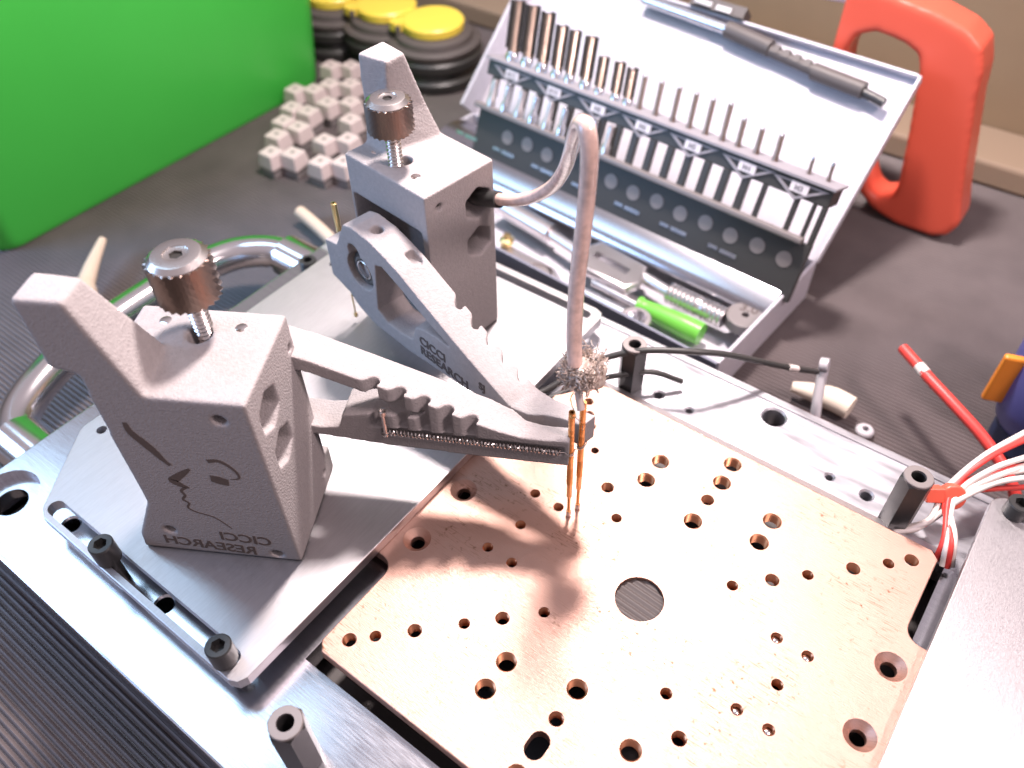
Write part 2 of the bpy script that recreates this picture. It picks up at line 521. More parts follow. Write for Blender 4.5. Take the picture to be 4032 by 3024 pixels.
def bore(r):
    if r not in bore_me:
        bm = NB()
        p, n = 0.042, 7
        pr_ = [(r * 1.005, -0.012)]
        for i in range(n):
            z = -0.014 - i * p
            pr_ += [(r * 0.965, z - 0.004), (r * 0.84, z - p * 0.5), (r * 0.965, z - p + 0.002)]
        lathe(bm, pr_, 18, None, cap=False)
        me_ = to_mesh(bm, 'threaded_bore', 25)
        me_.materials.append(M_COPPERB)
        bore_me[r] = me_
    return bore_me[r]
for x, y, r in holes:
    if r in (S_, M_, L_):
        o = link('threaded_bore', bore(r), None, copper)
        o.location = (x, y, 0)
for x, y in ((2.70, -0.92), (3.356, -0.917), (2.70, 0.89), (3.36, 0.89)):
    bm = NB()
    lathe(bm, [(0.098, -0.28), (0.098, -0.16), (0.085, -0.12), (0.05, -0.10), (0.01, -0.095)], 18)
    o = obj('glint_dome', bm, M_CHROME, copper, 60)  # chrome domes added to give these bores a bright reflection
    o.location = (x, y, 0)
# ribbed pad in the centre hole
bm = NB()
n = 9
prof = []
yy = -0.62
while yy < 0.62:
    prof += [(yy, -0.035), (yy + 0.055, 0.0), (yy + 0.09, 0.0), (yy + 0.135, -0.035)]
    yy += 0.152
for x in (-0.62, 0.62):
    pass
prof = [q for q in prof if abs(q[0]) < 0.505]
va = [bm.verts.new((-math.sqrt(0.512 ** 2 - q[0] ** 2), q[0], q[1])) for q in prof]
vb = [bm.verts.new((math.sqrt(0.512 ** 2 - q[0] ** 2), q[0], q[1])) for q in prof]
for i in range(len(prof) - 1): bm.faces.new((va[i], vb[i], vb[i + 1], va[i + 1]))
pad = obj('ribbed_pad', bm, M_PAD, None, 50)
pad.location = (0, 0, -0.085)
pad.rotation_euler = (0, 0, R(-3))
tag(pad, 'ribbed dark rubber pad seen through the round centre hole', 'rubber pad')

# ------------------------------------------------------------------ the two side plates
def side_plate(sx, label):
    t = thing('side_plate', label, 'plate', (sx * 9.3, 0, 0))
    pl = [(5.22, -6.12), (5.30, -6.30), (5.48, -6.38), (11.85, -6.36), (12.1, -6.22), (13.45, -4.35), (13.5, -4.2), (13.5, 5.0), (12.1, 6.8), (11.9, 6.95), (5.55, 6.95), (5.32, 6.87), (5.22, 6.68)]
    pl = [(sx * (p[0] - 9.3), p[1]) for p in pl]
    bm = NB()
    prism(bm, pl if sx > 0 else pl[::-1], 0.001, ZP)
    me = bevel(to_mesh(bm, 'sheet', 0), 0.02, 2, 50)
    cb = NB()
    for (xa, xb, y_, r) in ((5.80, 11.85, -6.03, 0.19), (5.66, 11.8, 6.55, 0.16)):
        s = slot(xa - 9.3, xb - 9.3, y_, r)
        prism(cb, [(sx * q[0], q[1]) for q in s], -1, 1)
    prism(cb, circ(sx * (13.02 - 9.3), -4.02, 0.13, 18), -1, 1)
    prism(cb, circ(sx * (13.02 - 9.3), 4.02, 0.13, 18), -1, 1)
    me = cut(me, to_mesh(cb, 'c', 0))
    smooth(me, 19)
    link('sheet', me, M_PLATE, t)
    return t
side_plate(-1, 'brushed aluminium plate under both grey probe holders')
side_plate(1, 'bare brushed aluminium plate at the right edge of the picture')

# ------------------------------------------------------------------ black screws and standoffs
def hexpoly(r, n=6, a0=0): return circ(0, 0, r, n, a0)
def cap_screw(loc, label, hh=0.34):
    t = thing('cap_screw', label, 'screw', loc, R(random.uniform(0, 60)), 'black socket head screws in the slots')
    bm = NB()
    lathe(bm, [(0.245, 0), (0.265, 0.02), (0.265, hh - 0.03), (0.24, hh)], 28)
    me = to_mesh(bm, 'head', 0)
    cb = NB()
    prism(cb, hexpoly(0.15), hh - 0.2, hh + 0.2)
    me = cut(me, to_mesh(cb, 'c', 0))
    smooth(me, 19)
    link('head', me, M_BLACKM, t)
    bm = NB()
    lathe(bm, [(0.145, -1.0), (0.145, 0.02)], 18)
    obj('shank', bm, M_BLACKM, t)
    return t
cap_screw((-9.70, -6.10, ZP), 'black socket head screw in the front slot, the one farther left', 0.58)
cap_screw((-5.86, -6.12, ZP), 'black socket head screw at the corner end of the front slot', 0.58)
cap_screw((5.72, 6.60, ZP), 'black socket head screw in the bare right hand plate', 0.4)
cap_screw((-14.35, 4.1, ZB), 'small black socket screw beside the chrome handle, half hidden', 0.3)

def standoff(loc, h, label, rz=0.0):
    t = thing('hex_standoff', label, 'standoff', loc, rz, 'black hexagonal standoffs on the base')
    bm = NB()
    prism(bm, hexpoly(0.36), 0, h - 0.06)
    me = to_mesh(bm, 'hex_body', 0)
    lm = NB()
    lathe(lm, [(0.42, -0.1), (0.42, h - 0.22), (0.315, h - 0.04), (0.30, h)], 32)
    me = cut(me, to_mesh(lm, 'c', 0), 'INTERSECT')
    cb = NB()
    prism(cb, circ(0, 0, 0.165, 24), h - 0.6, h + 0.4)
    me = cut(me, to_mesh(cb, 'c', 0))
    smooth(me, 19)
    link('hex_body', me, M_BLACKM, t)
    bm = NB()
    lathe(bm, [(0.315, h - 0.07), (0.315, h - 0.01), (0.30, h + 0.004), (0.165, h + 0.004), (0.165, h - 0.07)], 28, cap=False)
    obj('collar', bm, M_GREYR, t)
    return t
standoff((-3.58, 5.62, ZB), 1.55, 'black standoff behind the frayed cable braid', 0.1)
standoff((3.65, 5.42, ZB), 1.80, 'tall black standoff next to the red cable tie', 0.35)
standoff((-3.53, -6.42, ZB), 1.76, 'black standoff standing alone at the front edge', 0.5)

# ------------------------------------------------------------------ probe holders
def blob(me, vox, it):
    me = evaluated(me, [('REMESH', dict(mode='VOXEL', voxel_size=vox)), ('SMOOTH', dict(factor=0.5, iterations=it))])
    smooth(me, 70)
    return me

def merge(*mes):
    bm = NB()
    for m in mes: bm.from_mesh(m)
    return bm

def arm_mesh(prof, hole, plan, w, extra_cut=None, add=None):
    bm = NB()
    prism(bm, prof, -0.2, w + 0.2, XZ)
    me = to_mesh(bm, 'a', 0)
    bm = NB()
    prism(bm, hole, -1, w + 1, XZ)
    me = cut(me, to_mesh(bm, 'c', 0))
    bm = NB()
    prism(bm, plan, -1, 8)
    me = cut(me, to_mesh(bm, 'c', 0), 'INTERSECT')
    if extra_cut is not None: me = cut(me, to_mesh(extra_cut, 'c', 0))
    return me

def notches(s_list, base, sgn):
    """saw-tooth plan outline: ramps deeper towards the tip, then a sharp hooked return"""
    out = []
    for s in s_list:
        for ds, d in ((-0.30, 0.0), (-0.22, 0.05), (-0.14, 0.15), (-0.05, 0.20), (0.02, 0.19), (0.05, 0.13), (0.02, 0.06), (0.02, 0.01)):
            out.append((s + ds, base + sgn * d))
    return out

def knob_mesh(r, h):
    bm = NB()
    n, mrows = 46, 10
    rings = []
    for j in range(mrows):
        z = 0.05 + (h - 0.16) * j / (mrows - 1)
        rings.append([bm.verts.new(((r + (0.04 if (i + j) % 2 else -0.04)) * math.cos(2 * PI * i / n), (r + (0.04 if (i + j) % 2 else -0.04)) * math.sin(2 * PI * i / n), z)) for i in range(n)])
    for a_, b_ in zip(rings, rings[1:]):
        for i in range(n): bm.faces.new((a_[i], a_[(i + 1) % n], b_[(i + 1) % n], b_[i]))
    bot = [bm.verts.new(((r - 0.09) * math.cos(2 * PI * i / n), (r - 0.09) * math.sin(2 * PI * i / n), 0)) for i in range(n)]
    for i in range(n): bm.faces.new((bot[i], bot[(i + 1) % n], rings[0][(i + 1) % n], rings[0][i]))
    bm.faces.new(bot[::-1])
    top = [bm.verts.new(((r - 0.02) * math.cos(2 * PI * i / n), (r - 0.02) * math.sin(2 * PI * i / n), h - 0.09)) for i in range(n)]
    for i in range(n): bm.faces.new((rings[-1][i], rings[-1][(i + 1) % n], top[(i + 1) % n], top[i]))
    bm.faces.new(top)
    return to_mesh(bm, 'knob', 5)

def knob_cap_mesh(r, h):
    bm = NB()
    lathe(bm, [(r - 0.01, h - 0.10), (r - 0.015, h - 0.085), (r - 0.11, h - 0.005), (r - 0.13, h), (r * 0.42, h), (r * 0.40, h - 0.02), (r * 0.30, h - 0.03)], 56)
    me = to_mesh(bm, 'knob_cap', 0)
    cb = NB()
    prism(cb, hexpoly(r * 0.235), h - 0.3, h + 0.3)
    # the cap is closed, so the socket can be cut out of it
    me = cut(me, to_mesh(cb, 'c', 0))
    smooth(me, 19)
    return me

def thread_mesh(r, z0, z1, pitch=0.095):
    bm = NB()
    pr_ = []
    z = z0
    while z < z1:
        pr_ += [(r * 0.78, z), (r, z + pitch * 0.38), (r, z + pitch * 0.55)]
        z += pitch
    n = 26
    rings = []
    for r_, z_ in pr_:
        rings.append([bm.verts.new((r_ * math.cos(2 * PI * i / n), r_ * math.sin(2 * PI * i / n), z_ + pitch * i / n)) for i in range(n)])
    for a_, b_ in zip(rings, rings[1:]):
        for i in range(n - 1): bm.faces.new((a_[i], a_[i + 1], b_[i + 1], b_[i]))
    for k_ in range(len(rings) - 3):     # close the seam, one pitch up
        bm.faces.new((rings[k_ + 3][0], rings[k_][n - 1], rings[k_ + 1][n - 1], rings[k_ + 4][0])) if k_ + 4 < len(rings) else None
    return to_mesh(bm, 'threaded_shaft', 25)

def thumb_screw(parent, x, y, z, top, r, rs, zk):
    """parent-local position of the screw; the knob spans zk..top"""
    t = link('thumb_screw', thread_mesh(rs, z - 0.5, zk + 0.05), M_STEEL, parent)
    t.location = (x, y, 0)
    k = link('knob', knob_mesh(r, top - zk), M_STEELD, t)
    k.location = (0, 0, zk)
    c = link('knob_cap', knob_cap_mesh(r, top - zk), M_STEEL, t)
    c.location = (0, 0, zk)
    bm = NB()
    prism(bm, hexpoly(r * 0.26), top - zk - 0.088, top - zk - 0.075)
    q = obj('socket', bm, M_RECESS_SHADE, t, 0)  # dark disc: the shade down the hex recess, put in as colour
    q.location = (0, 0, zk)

def magnet(parent, x, y, z, r=0.135):
    bm = NB()
    lathe(bm, [(r, -0.1), (r, 0.004), (r - 0.02, 0.016)], 24)
    o = obj('magnet', bm, M_MAGNET, parent)
    o.location = (x, y, z)

def bearing(parent, M, r):
    bm = NB()
    lathe(bm, [(r, -0.02), (r, 0.02), (r - 0.05, 0.07), (r - 0.17, 0.085), (r - 0.20, 0.06), (r - 0.20, -0.25)], 36, M, cap=False)
    b_ = obj('bearing', bm, M_BLACKM, parent, 50)
    bm = NB()
    lathe(bm, [(r - 0.205, -0.2), (r - 0.205, 0.088), (r - 0.225, 0.10), (r - 0.25, 0.088), (r - 0.25, -0.2)], 36, M, cap=False)
    obj('inner_ring', bm, M_STEEL, b_, 50)
    bm = NB()
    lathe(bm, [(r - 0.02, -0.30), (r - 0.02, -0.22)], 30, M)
    obj('bore_shade', bm, M_RECESS_SHADE, b_, 50)  # dark disc painted as the shade deep in the bearing bore

def ribbon(bm, pts, w, depth, k=4):
    """flat stroke with varying width in the x-z plane, at y = -depth .. +depth"""
    P = spline([(p[0], 0, p[1]) for p in pts], k)
    n = len(P)
    L_v, R_v = [], []
    for i, p in enumerate(P):
        t = (P[min(i + 1, n - 1)] - P[max(i - 1, 0)]).normalized()
        nn = Vector((-t.z, 0, t.x))
        ww = w(i / (n - 1)) if callable(w) else w
        L_v.append(p + nn * ww)
        R_v.append(p - nn * ww)
    vs = [[bm.verts.new((q.x, yv, q.z)) for q in Q] for Q in (L_v, R_v) for yv in (-depth, depth)]
    lf, lb, rf, rb = vs
    for i in range(n - 1):
        bm.faces.new((lf[i], lf[i + 1], rf[i + 1], rf[i]))
        bm.faces.new((lb[i], rb[i], rb[i + 1], lb[i + 1]))
        bm.faces.new((lf[i], lb[i], lb[i + 1], lf[i + 1]))
        bm.faces.new((rf[i], rf[i + 1], rb[i + 1], rb[i]))
    bm.faces.new((lf[0], rf[0], rb[0], lb[0]))
    bm.faces.new((lf[-1], lb[-1], rb[-1], rf[-1]))

def hex_cut(bm, y, z, r, x0_, x1_, a0):
    prism(bm, circ(y, z, r, 6, a0), x0_, x1_, YZ)

# ---- holder nearest the camera
hl = thing('probe_holder', 'grey printed probe holder nearest the camera, line drawing of a face on it', 'probe holder', (-6.24, -3.69, ZP), R(29.8))
DZ = -ZP
bm = NB()
D_ = 2.37
prism(bm, [(0, 0.302), (0.0, 5.36), (-2.86, 5.36), (-2.92, 2.05), (-3.50, 0.80), (-3.56, 0.302)], 0, D_, XZ)
base_me = to_mesh(bm, 'b', 0)
# flared foot at the rear right corner
bm = NB()
prism(bm, [(0.0, 0.302), (0.0, 1.1), (-0.5, 1.1), (-0.5, 0.302)], D_ - 0.1, D_ + 0.25, XZ)
foot_me = to_mesh(bm, 'f', 0)
bm = NB()
hv = [(-2.84, 0, 5.2), (-1.78, 0, 5.2), (-2.42, 0, 7.46), (-3.30, 0, 7.46), (-3.32, 0, 5.92), (-2.84, 0, 5.80),
      (-2.84, 1.35, 5.2), (-1.9, 1.35, 5.2), (-2.42, 0.66, 7.46), (-3.28, 0.72, 7.46), (-3.32, 0.78, 5.92), (-2.84, 1.0, 5.80)]
v = [bm.verts.new(q) for q in hv]
bm.faces.new(v[:6]); bm.faces.new(v[6:][::-1])
for i in range(6): bm.faces.new((v[i], v[i + 6], v[(i + 1) % 6 + 6], v[(i + 1) % 6]))
bmesh.ops.triangulate(bm, faces=bm.faces)
handle_me = to_mesh(bm, 'h', 0)
me = solid_union(base_me, foot_me, handle_me)
cb = NB()
hex_cut(cb, 0.74, 4.43, 0.46, -0.9, 0.5, R(90))
hex_cut(cb, 0.82, 3.28, 0.44, -0.9, 0.5, R(90))
prism(cb, circ(2.14 - 0.0, 4.67, 0.095, 12), -0.4, 0.4, YZ)
prism(cb, circ(2.05, 0.75, 0.09, 12), -0.4, 0.4, YZ)
for (x, z) in ((-0.58, 4.88), (-2.72, 1.09), (-0.5, 0.52)):
    prism(cb, circ(x, z, 0.13, 14), -0.3, 0.45, XZ)
box(cb, -2.6, -0.45, 1.35, 3.5, 1.1, 4.5)
prism(cb, circ(-1.45, 1.66, 0.23, 18), 4.3, 6)
me = cut(me, to_mesh(cb, 'c', 0), 'DIFFERENCE', True)
me = blob(me, 0.036, 14)
body_l = link('body', me, M_NYLON, hl)
body_l.location = (0, 0, DZ)
# engraved drawing and lettering on the front face (local y = 0 plane)
def stroke(parent, pts, w, m=M_BURN, name='drawn_line'):
    bm = NB()
    ribbon(bm, pts, w, 0.008)
    o = obj(name, bm, m, parent, 30)
    o.location = (0, 0.004, 0)
    return o
stroke(body_l, [(-2.44, 4.62), (-2.42, 4.35), (-2.28, 4.08), (-2.16, 3.85), (-2.07, 3.62), (-1.96, 3.42)], lambda t: 0.045 + 0.05 * math.sin(PI * min(1, t * 1.1)))
stroke(body_l, [(-1.6, 3.36), (-1.78, 3.20), (-2.0, 3.0), (-2.06, 2.92), (-1.95, 2.80), (-1.80, 2.72)], lambda t: 0.03 + 0.07 * math.sin(PI * t))
stroke(body_l, [(-1.86, 2.74), (-2.0, 2.6), (-1.97, 2.45), (-2.06, 2.30), (-1.97, 2.18), (-2.04, 2.02), (-1.90, 1.88), (-1.6, 1.77), (-1.42, 1.58), (-1.29, 1.38)], lambda t: 0.034 - 0.02 * t)
stroke(body_l, [(-1.16, 3.66), (-0.95, 3.70), (-0.78, 3.58), (-0.66, 3.38), (-0.66, 3.20), (-0.84, 3.14)], lambda t: 0.055 - 0.042 * t)
bm = NB()
prism(bm, [(-1.24, 3.22), (-1.05, 3.20), (-0.89, 3.12), (-0.93, 2.92), (-1.12, 2.95), (-1.26, 3.02)], -0.008, 0.008, XZ)
obj('drawn_eye', bm, M_BURN, body_l, 0).location = (0, 0.004, 0)
def lettering(parent, s, size, M, m=M_BURN2):
    me_ = text_mesh(s, size, 0.008, 'lettering')
    me_.transform(M)
    return link('lettering', me_, m, parent)
# text reads in mirror writing, as in the photograph
MIR = Matrix(((-1, 0, 0, 0), (0, 0, -1, 0), (0, 1, 0, 0), (0, 0, 0, 1)))
lettering(body_l, 'CICCI', 0.43, T3(-1.10, 0.003, 0.88) @ RY(R(4)) @ MIR, M_BURN)
lettering(body_l, 'RESEARCH', 0.43, T3(-1.98, 0.003, 0.50) @ RY(R(4)) @ MIR, M_BURN)
magnet(body_l, -2.23, 1.95, 5.345)
magnet(body_l, -0.72, 1.90, 5.345)
thumb_screw(hl, -1.45, 1.66 + 0.2, 5.36 - ZP, 7.08 - ZP, 0.545, 0.185, 6.10 - ZP)

# arm of the near holder: frame at its tip
def frame(ox, oy, ang): return T3(ox, oy, 0) @ RZ(R(ang))
def to_parent(parent_loc, parent_rz, F):
    return (T3(*parent_loc) @ RZ(parent_rz)).inverted() @ F
FL = to_parent((-6.24, -3.69, ZP), R(29.8), frame(-2.38, 0.71, 28))
profL = [(0.0, 2.0), (0.0, 2.80), (-0.5, 2.76), (-1.02, 2.77), (-1.48, 2.89), (-1.94, 3.06), (-2.92, 3.50), (-4.21, 4.02), (-5.24, 4.42), (-5.9, 4.60), (-6.8, 4.60), (-7.3, 4.5), (-7.4, 3.7), (-8.1, 3.6), (-8.2, 2.6), (-7.3, 2.2), (-6.4, 2.1), (-5.28, 2.14), (-3.9, 2.04), (-2.27, 2.01)]
holeL = [(-5.95, 4.15), (-5.28, 4.08), (-4.28, 3.69), (-3.40, 3.28), (-2.95, 3.02), (-4.0, 3.02), (-4.13, 3.02), (-4.78, 2.87), (-4.90, 2.48), (-5.29, 2.40), (-6.2, 2.45)]
planL = [(-8.3, 0.0)] + notches([-3.92, -3.40, -2.92, -2.44, -1.95], 0.0, 1) + [(-1.9, 0.0), (0.0, 0.0), (0.0, 0.40), (-0.6, 0.43), (-0.95, 0.50), (-1.25, 0.70), (-1.75, 0.80), (-8.3, 0.80)]
# below the spring channel the flank is whole: cut the notches only above it
bm = NB(); prism(bm, profL, -0.2, 1.0, XZ); me = to_mesh(bm, 'a', 0)
bm = NB(); prism(bm, holeL, -1, 2, XZ); me = cut(me, to_mesh(bm, 'c', 0))
outer = [(-8.3, 0.0), (0.0, 0.0), (0.0, 0.40), (-0.6, 0.43), (-0.95, 0.50), (-1.25, 0.70), (-1.75, 0.80), (-8.3, 0.80)]
bm = NB(); prism(bm, outer, -1, 8); me = cut(me, to_mesh(bm, 'c', 0), 'INTERSECT')
cb = NB()
for s in (-3.92, -3.40, -2.92, -2.44, -1.95):
    q = [(s + 0.03, -0.3)] + [(s + a_, d_) for a_, d_ in ((0.02, 0.02), (0.02, 0.06), (0.06, 0.13), (0.03, 0.20), (-0.05, 0.22), (-0.14, 0.16), (-0.22, 0.05), (-0.30, -0.01), (-0.30, -0.3))]
    prism(cb, q, 2.60, 8)
me = cut(me, to_mesh(cb, 'c', 0))
cb = NB()
box(cb, -3.95, -0.10, -0.3, 0.10, 2.36, 2.58)
me = cut(me, to_mesh(cb, 'c', 0), 'DIFFERENCE', True)
me = blob(me, 0.028, 6)
me.transform(FL)
arm_l = link('arm', me, M_NYLON, hl)
def spring_mesh(s0, s1, z0, z1, yv, r, wr, turns):
    bm = NB()
    pts = []
    n = turns * 10
    for i in range(n + 1):
        t = i / n
        a_ = 2 * PI * turns * t
        pts.append((s0 + (s1 - s0) * t, yv + r * math.cos(a_), z0 + (z1 - z0) * t + r * math.sin(a_)))
    tube(bm, pts, wr, 5, 0)
    return to_mesh(bm, 'spring', 60)
me = spring_mesh(-3.80, -0.19, 2.50, 2.43, 0.005, 0.062, 0.017, 46)
me.transform(FL)
link('spring', me, M_STEEL, arm_l)
bm = NB()
tube(bm, [(-3.87, -0.03, 2.40), (-3.87, -0.03, 3.10)], 0.05, 14, 0)
lathe(bm, [(0.05, 0), (0.085, 0.02), (0.085, 0.13), (0.05, 0.14), (0.045, 0.10)], 16, T3(-3.87, -0.03, 3.06))
me = to_mesh(bm, 'spring_pin', 40); me.transform(FL)
link('spring_pin', me, M_STEEL, arm_l)
bm = NB()
tube(bm, [(-3.80, 0.0, 2.50), (-3.88, -0.10, 2.46), (-3.96, -0.04, 2.44), (-3.90, 0.03, 2.45)], 0.017, 6, 6)
me = to_mesh(bm, 'spring_hook', 60); me.transform(FL)
link('spring_hook', me, M_STEEL, arm_l)
bm = NB()
tube(bm, [(-0.19, 0.0, 2.43), (-0.08, 0.0, 2.44), (0.02, -0.06, 2.42), (0.10, -0.02, 2.42)], 0.012, 6, 6)
me = to_mesh(bm, 'spring_hook', 60); me.transform(FL)
link('spring_hook', me, M_STEEL, arm_l)

# ---- holder farther back
hb = thing('probe_holder', 'grey printed probe holder farther back, with the coax cable plugged into it', 'probe holder', (-7.75, 2.77, ZP), R(-6.95))
bm = NB()
Db = 2.2
prism(bm, [(0, 0.302), (0, 5.38), (-2.82, 5.38), (-2.86, 0.302)], 0, Db, XZ)
base_me = to_mesh(bm, 'b', 0)
bm = NB()
hv = [(-2.80, 0.62, 5.2), (-1.95, 0.55, 5.2), (-2.10, 0.90, 6.2), (-2.12, 1.05, 7.46), (-2.95, 0.88, 7.46), (-2.88, 0.80, 6.0),
      (-2.80, 2.18, 5.2), (-1.60, 2.18, 5.2), (-1.95, 1.95, 6.2), (-2.15, 1.62, 7.46), (-3.0, 1.70, 7.46), (-2.9, 2.0, 6.0)]
v = [bm.verts.new(q) for q in hv]
bm.faces.new(v[:6]); bm.faces.new(v[6:][::-1])
for i in range(6): bm.faces.new((v[i], v[i + 6], v[(i + 1) % 6 + 6], v[(i + 1) % 6]))
bmesh.ops.triangulate(bm, faces=bm.faces)
me = solid_union(base_me, to_mesh(bm, 'h', 0))
cb = NB()
hex_cut(cb, 1.64, 4.43, 0.44, -1.0, 0.5, R(90))
hex_cut(cb, 1.63, 3.32, 0.44, -1.0, 0.5, R(90))
prism(cb, circ(0.42, 4.93, 0.10, 12), -0.4, 0.4, YZ)
box(cb, -2.72, -0.22, -0.5, 1.15, 1.2, 4.32)
prism(cb, circ(-1.53, 0.75, 0.21, 18), 4.2, 6)
me = cut(me, to_mesh(cb, 'c', 0), 'DIFFERENCE', True)
me = blob(me, 0.036, 14)
body_b = link('body', me, M_NYLON, hb)
body_b.location = (0, 0, DZ)
magnet(body_b, -2.29, 0.55, 5.365)
magnet(body_b, -0.80, 0.47, 5.365)
thumb_screw(hb, -1.53, 0.51, 5.38 - ZP, 7.05 - ZP, 0.50, 0.178, 6.22 - ZP)
FB = to_parent((-7.75, 2.77, ZP), R(-6.95), frame(-2.41, 0.71, -9.5))
profB = [(0.0, 2.25), (0.0, 2.95), (-0.9, 2.62), (-1.3, 2.50), (-1.72, 2.48), (-2.6, 2.83), (-3.51, 3.22), (-4.28, 3.60), (-4.94, 3.92), (-5.3, 4.10), (-5.84, 4.29), (-6.34, 4.43), (-7.0, 4.47), (-7.35, 4.38), (-7.82, 3.56), (-8.34, 3.45), (-8.34, 2.34), (-7.64, 2.16), (-7.28, 1.86), (-6.63, 1.66), (-5.19, 1.68), (-3.34, 1.90), (-2.58, 2.05), (-1.2, 2.15)]
holeB = [(-6.22, 3.80), (-5.95, 3.90), (-5.27, 3.62), (-4.39, 3.20), (-3.55, 2.90), (-4.1, 2.90), (-4.6, 2.84), (-4.93, 2.70), (-5.10, 2.20), (-5.55, 2.10), (-6.09, 2.10), (-6.42, 2.31)]
bm = NB(); prism(bm, profB, -0.2, 1.0, XZ); me = to_mesh(bm, 'a', 0)
bm = NB(); prism(bm, holeB, -1, 2, XZ); me = cut(me, to_mesh(bm, 'c', 0))
outer = [(-8.4, 0.0), (-1.75, 0.0), (-1.25, 0.12), (-0.95, 0.30), (-0.6, 0.38), (0.0, 0.42), (0.0, 0.82), (-8.4, 0.82)]
bm = NB(); prism(bm, outer, -1, 8); me = cut(me, to_mesh(bm, 'c', 0), 'INTERSECT')
cb = NB()
for s in (-4.05, -3.52, -3.02, -2.52, -2.02):
    q = [(s + 0.03, 1.2)] + [(s + a_, 0.82 - d_) for a_, d_ in ((0.02, 0.02), (0.02, 0.06), (0.06, 0.13), (0.03, 0.20), (-0.05, 0.22), (-0.14, 0.16), (-0.22, 0.05), (-0.30, -0.01), (-0.30, -0.3))]
    prism(cb, q[::-1], 2.35, 8)
prism(cb, circ(-6.94, 3.20, 0.50, 28), -0.5, 0.22, XZ)
prism(cb, circ(-7.08, 3.70, 0.24, 18), -0.5, 0.22, XZ)
prism(cb, circ(-6.55, 0.42, 0.15, 16), 4.2, 6)
prism(cb, [(-5.65, 0.45), (-5.35, 0.45), (-5.2, 0.62), (-5.35, 0.72), (-5.65, 0.7)], 4.0, 6)
me = cut(me, to_mesh(cb, 'c', 0), 'DIFFERENCE', True)
me = blob(me, 0.028, 6)
me.transform(FB)
arm_b = link('arm', me, M_NYLON, hb)
bearing(arm_b, FB @ T3(-6.94, 0.20, 3.20) @ RX(PI / 2), 0.47)
SID = Matrix(((1, 0, 0, 0), (0, 0, -1, 0), (0, 1, 0, 0), (0, 0, 0, 1)))
lettering(arm_b, 'CICCI', 0.36, FB @ T3(-4.33, -0.004, 2.30) @ SID)
lettering(arm_b, 'RESEARCH', 0.36, FB @ T3(-3.95, -0.004, 1.97) @ SID)
lettering(arm_b, 'SJ', 0.30, FB @ T3(-2.62, -0.004, 2.32) @ SID)

# ------------------------------------------------------------------ spring probes at the tip, spare probe
def probe(name, label, foot, lean, prof_parts, group=None):
    t = thing(name, label, 'probe', foot, 0, group)
    sh = Matrix(((1, 0, lean[0], 0), (0, 1, lean[1], 0), (0, 0, 1, 0), (0, 0, 0, 1)))
    for pn, m, prof, n in prof_parts:
        bm = NB()
        lathe(bm, prof, n, sh)
        obj(pn, bm, m, t, 35)
    return t
def probe_parts(top, j1, end, hollow, rt=0.068, rb=0.060):
    tubep = [(rb * 0.7, end), (rb, end + 0.03), (rb, j1 - 0.01), (rb * 1.08, j1), (rt, j1 + 0.03)]
    z = j1 + 0.3
    for zz in (1.75, 2.56, 2.80, 2.99):
        if j1 + 0.1 < zz < top - 0.1: tubep += [(rt, zz - 0.012), (rt * 0.93, zz), (rt, zz + 0.012)]
    if hollow: tubep += [(rt, top), (rt * 0.55, top + 0.002), (rt * 0.5, top - 0.25)]
    else: tubep += [(rt, top)]
    crown = [(0.034, 0.15), (0.056, 0.165), (0.062, 0.12), (0.056, 0.02), (0.02, 0.0)][::-1]
    return [('barrel', M_BRASS, tubep, 20), ('plunger', M_BRASS, [(0.036, 0.10), (0.036, end + 0.05)], 16), ('crown_tip', M_HSTEEL, crown, 14)]
p1 = probe('spring_probe', 'gold spring probe with an open top, nearer the camera', (-2.39, 0.87, 0.002), (-0.022, 0.004), probe_parts(3.50, 1.16, 0.70, True))
p2 = probe('spring_probe', 'gold spring probe under the end of the coax cable', (-2.33, 1.15, 0.002), (-0.020, 0.012), probe_parts(3.55, 1.19, 0.73, False))
def wire_ring(parent, x, y, z, r, tilt, wr=0.010):
    bm = NB()
    tube(bm, [(x + r * math.cos(a_), y + r * math.sin(a_), z + tilt * math.sin(a_ + 0.7)) for a_ in [2 * PI * i / 14 for i in range(16)]], wr, 6, 3)
    obj('wire_wrap', bm, M_TIN, parent, 60)
wire_ring(p1, -0.05, 0.01, 2.28, 0.080, 0.03)
wire_ring(p2, -0.045, 0.027, 2.22, 0.082, 0.04)
wire_ring(p2, -0.045, 0.027, 2.27, 0.080, 0.05)
bm = NB()
tube(bm, [(-2.45 + 0.06, 0.92, 2.30), (-2.40, 0.98, 2.27), (-2.38, 1.06, 2.23), (-2.34, 1.10, 2.20), (-2.28, 1.22, 2.30), (-2.30, 1.26, 2.40)], 0.010, 6, 6)
tube(bm, [(-2.44, 0.93, 3.34), (-2.41, 1.02, 3.20), (-2.38, 1.10, 3.05)], 0.008, 6, 4)
o = obj('joining_wire', bm, M_TIN, None, 60)
tag(o, 'thin tinned wire bridging the two gold probes', 'wire')
bm = NB()
lathe(bm, [(0.02, 0.22), (0.055, 0.24), (0.055, 0.34), (0.022, 0.36), (0.022, 1.4), (0.04, 1.42), (0.04, 1.9), (0.075, 1.92), (0.075, 3.93), (0.04, 3.94), (0.04, 3.7)], 18)
sp = thing('spare_probe', 'thin brass probe parked upright in the rear holder', 'probe', (-10.62, 2.56, ZP), 0)
obj('pin', bm, M_BRASSY, sp, 35)

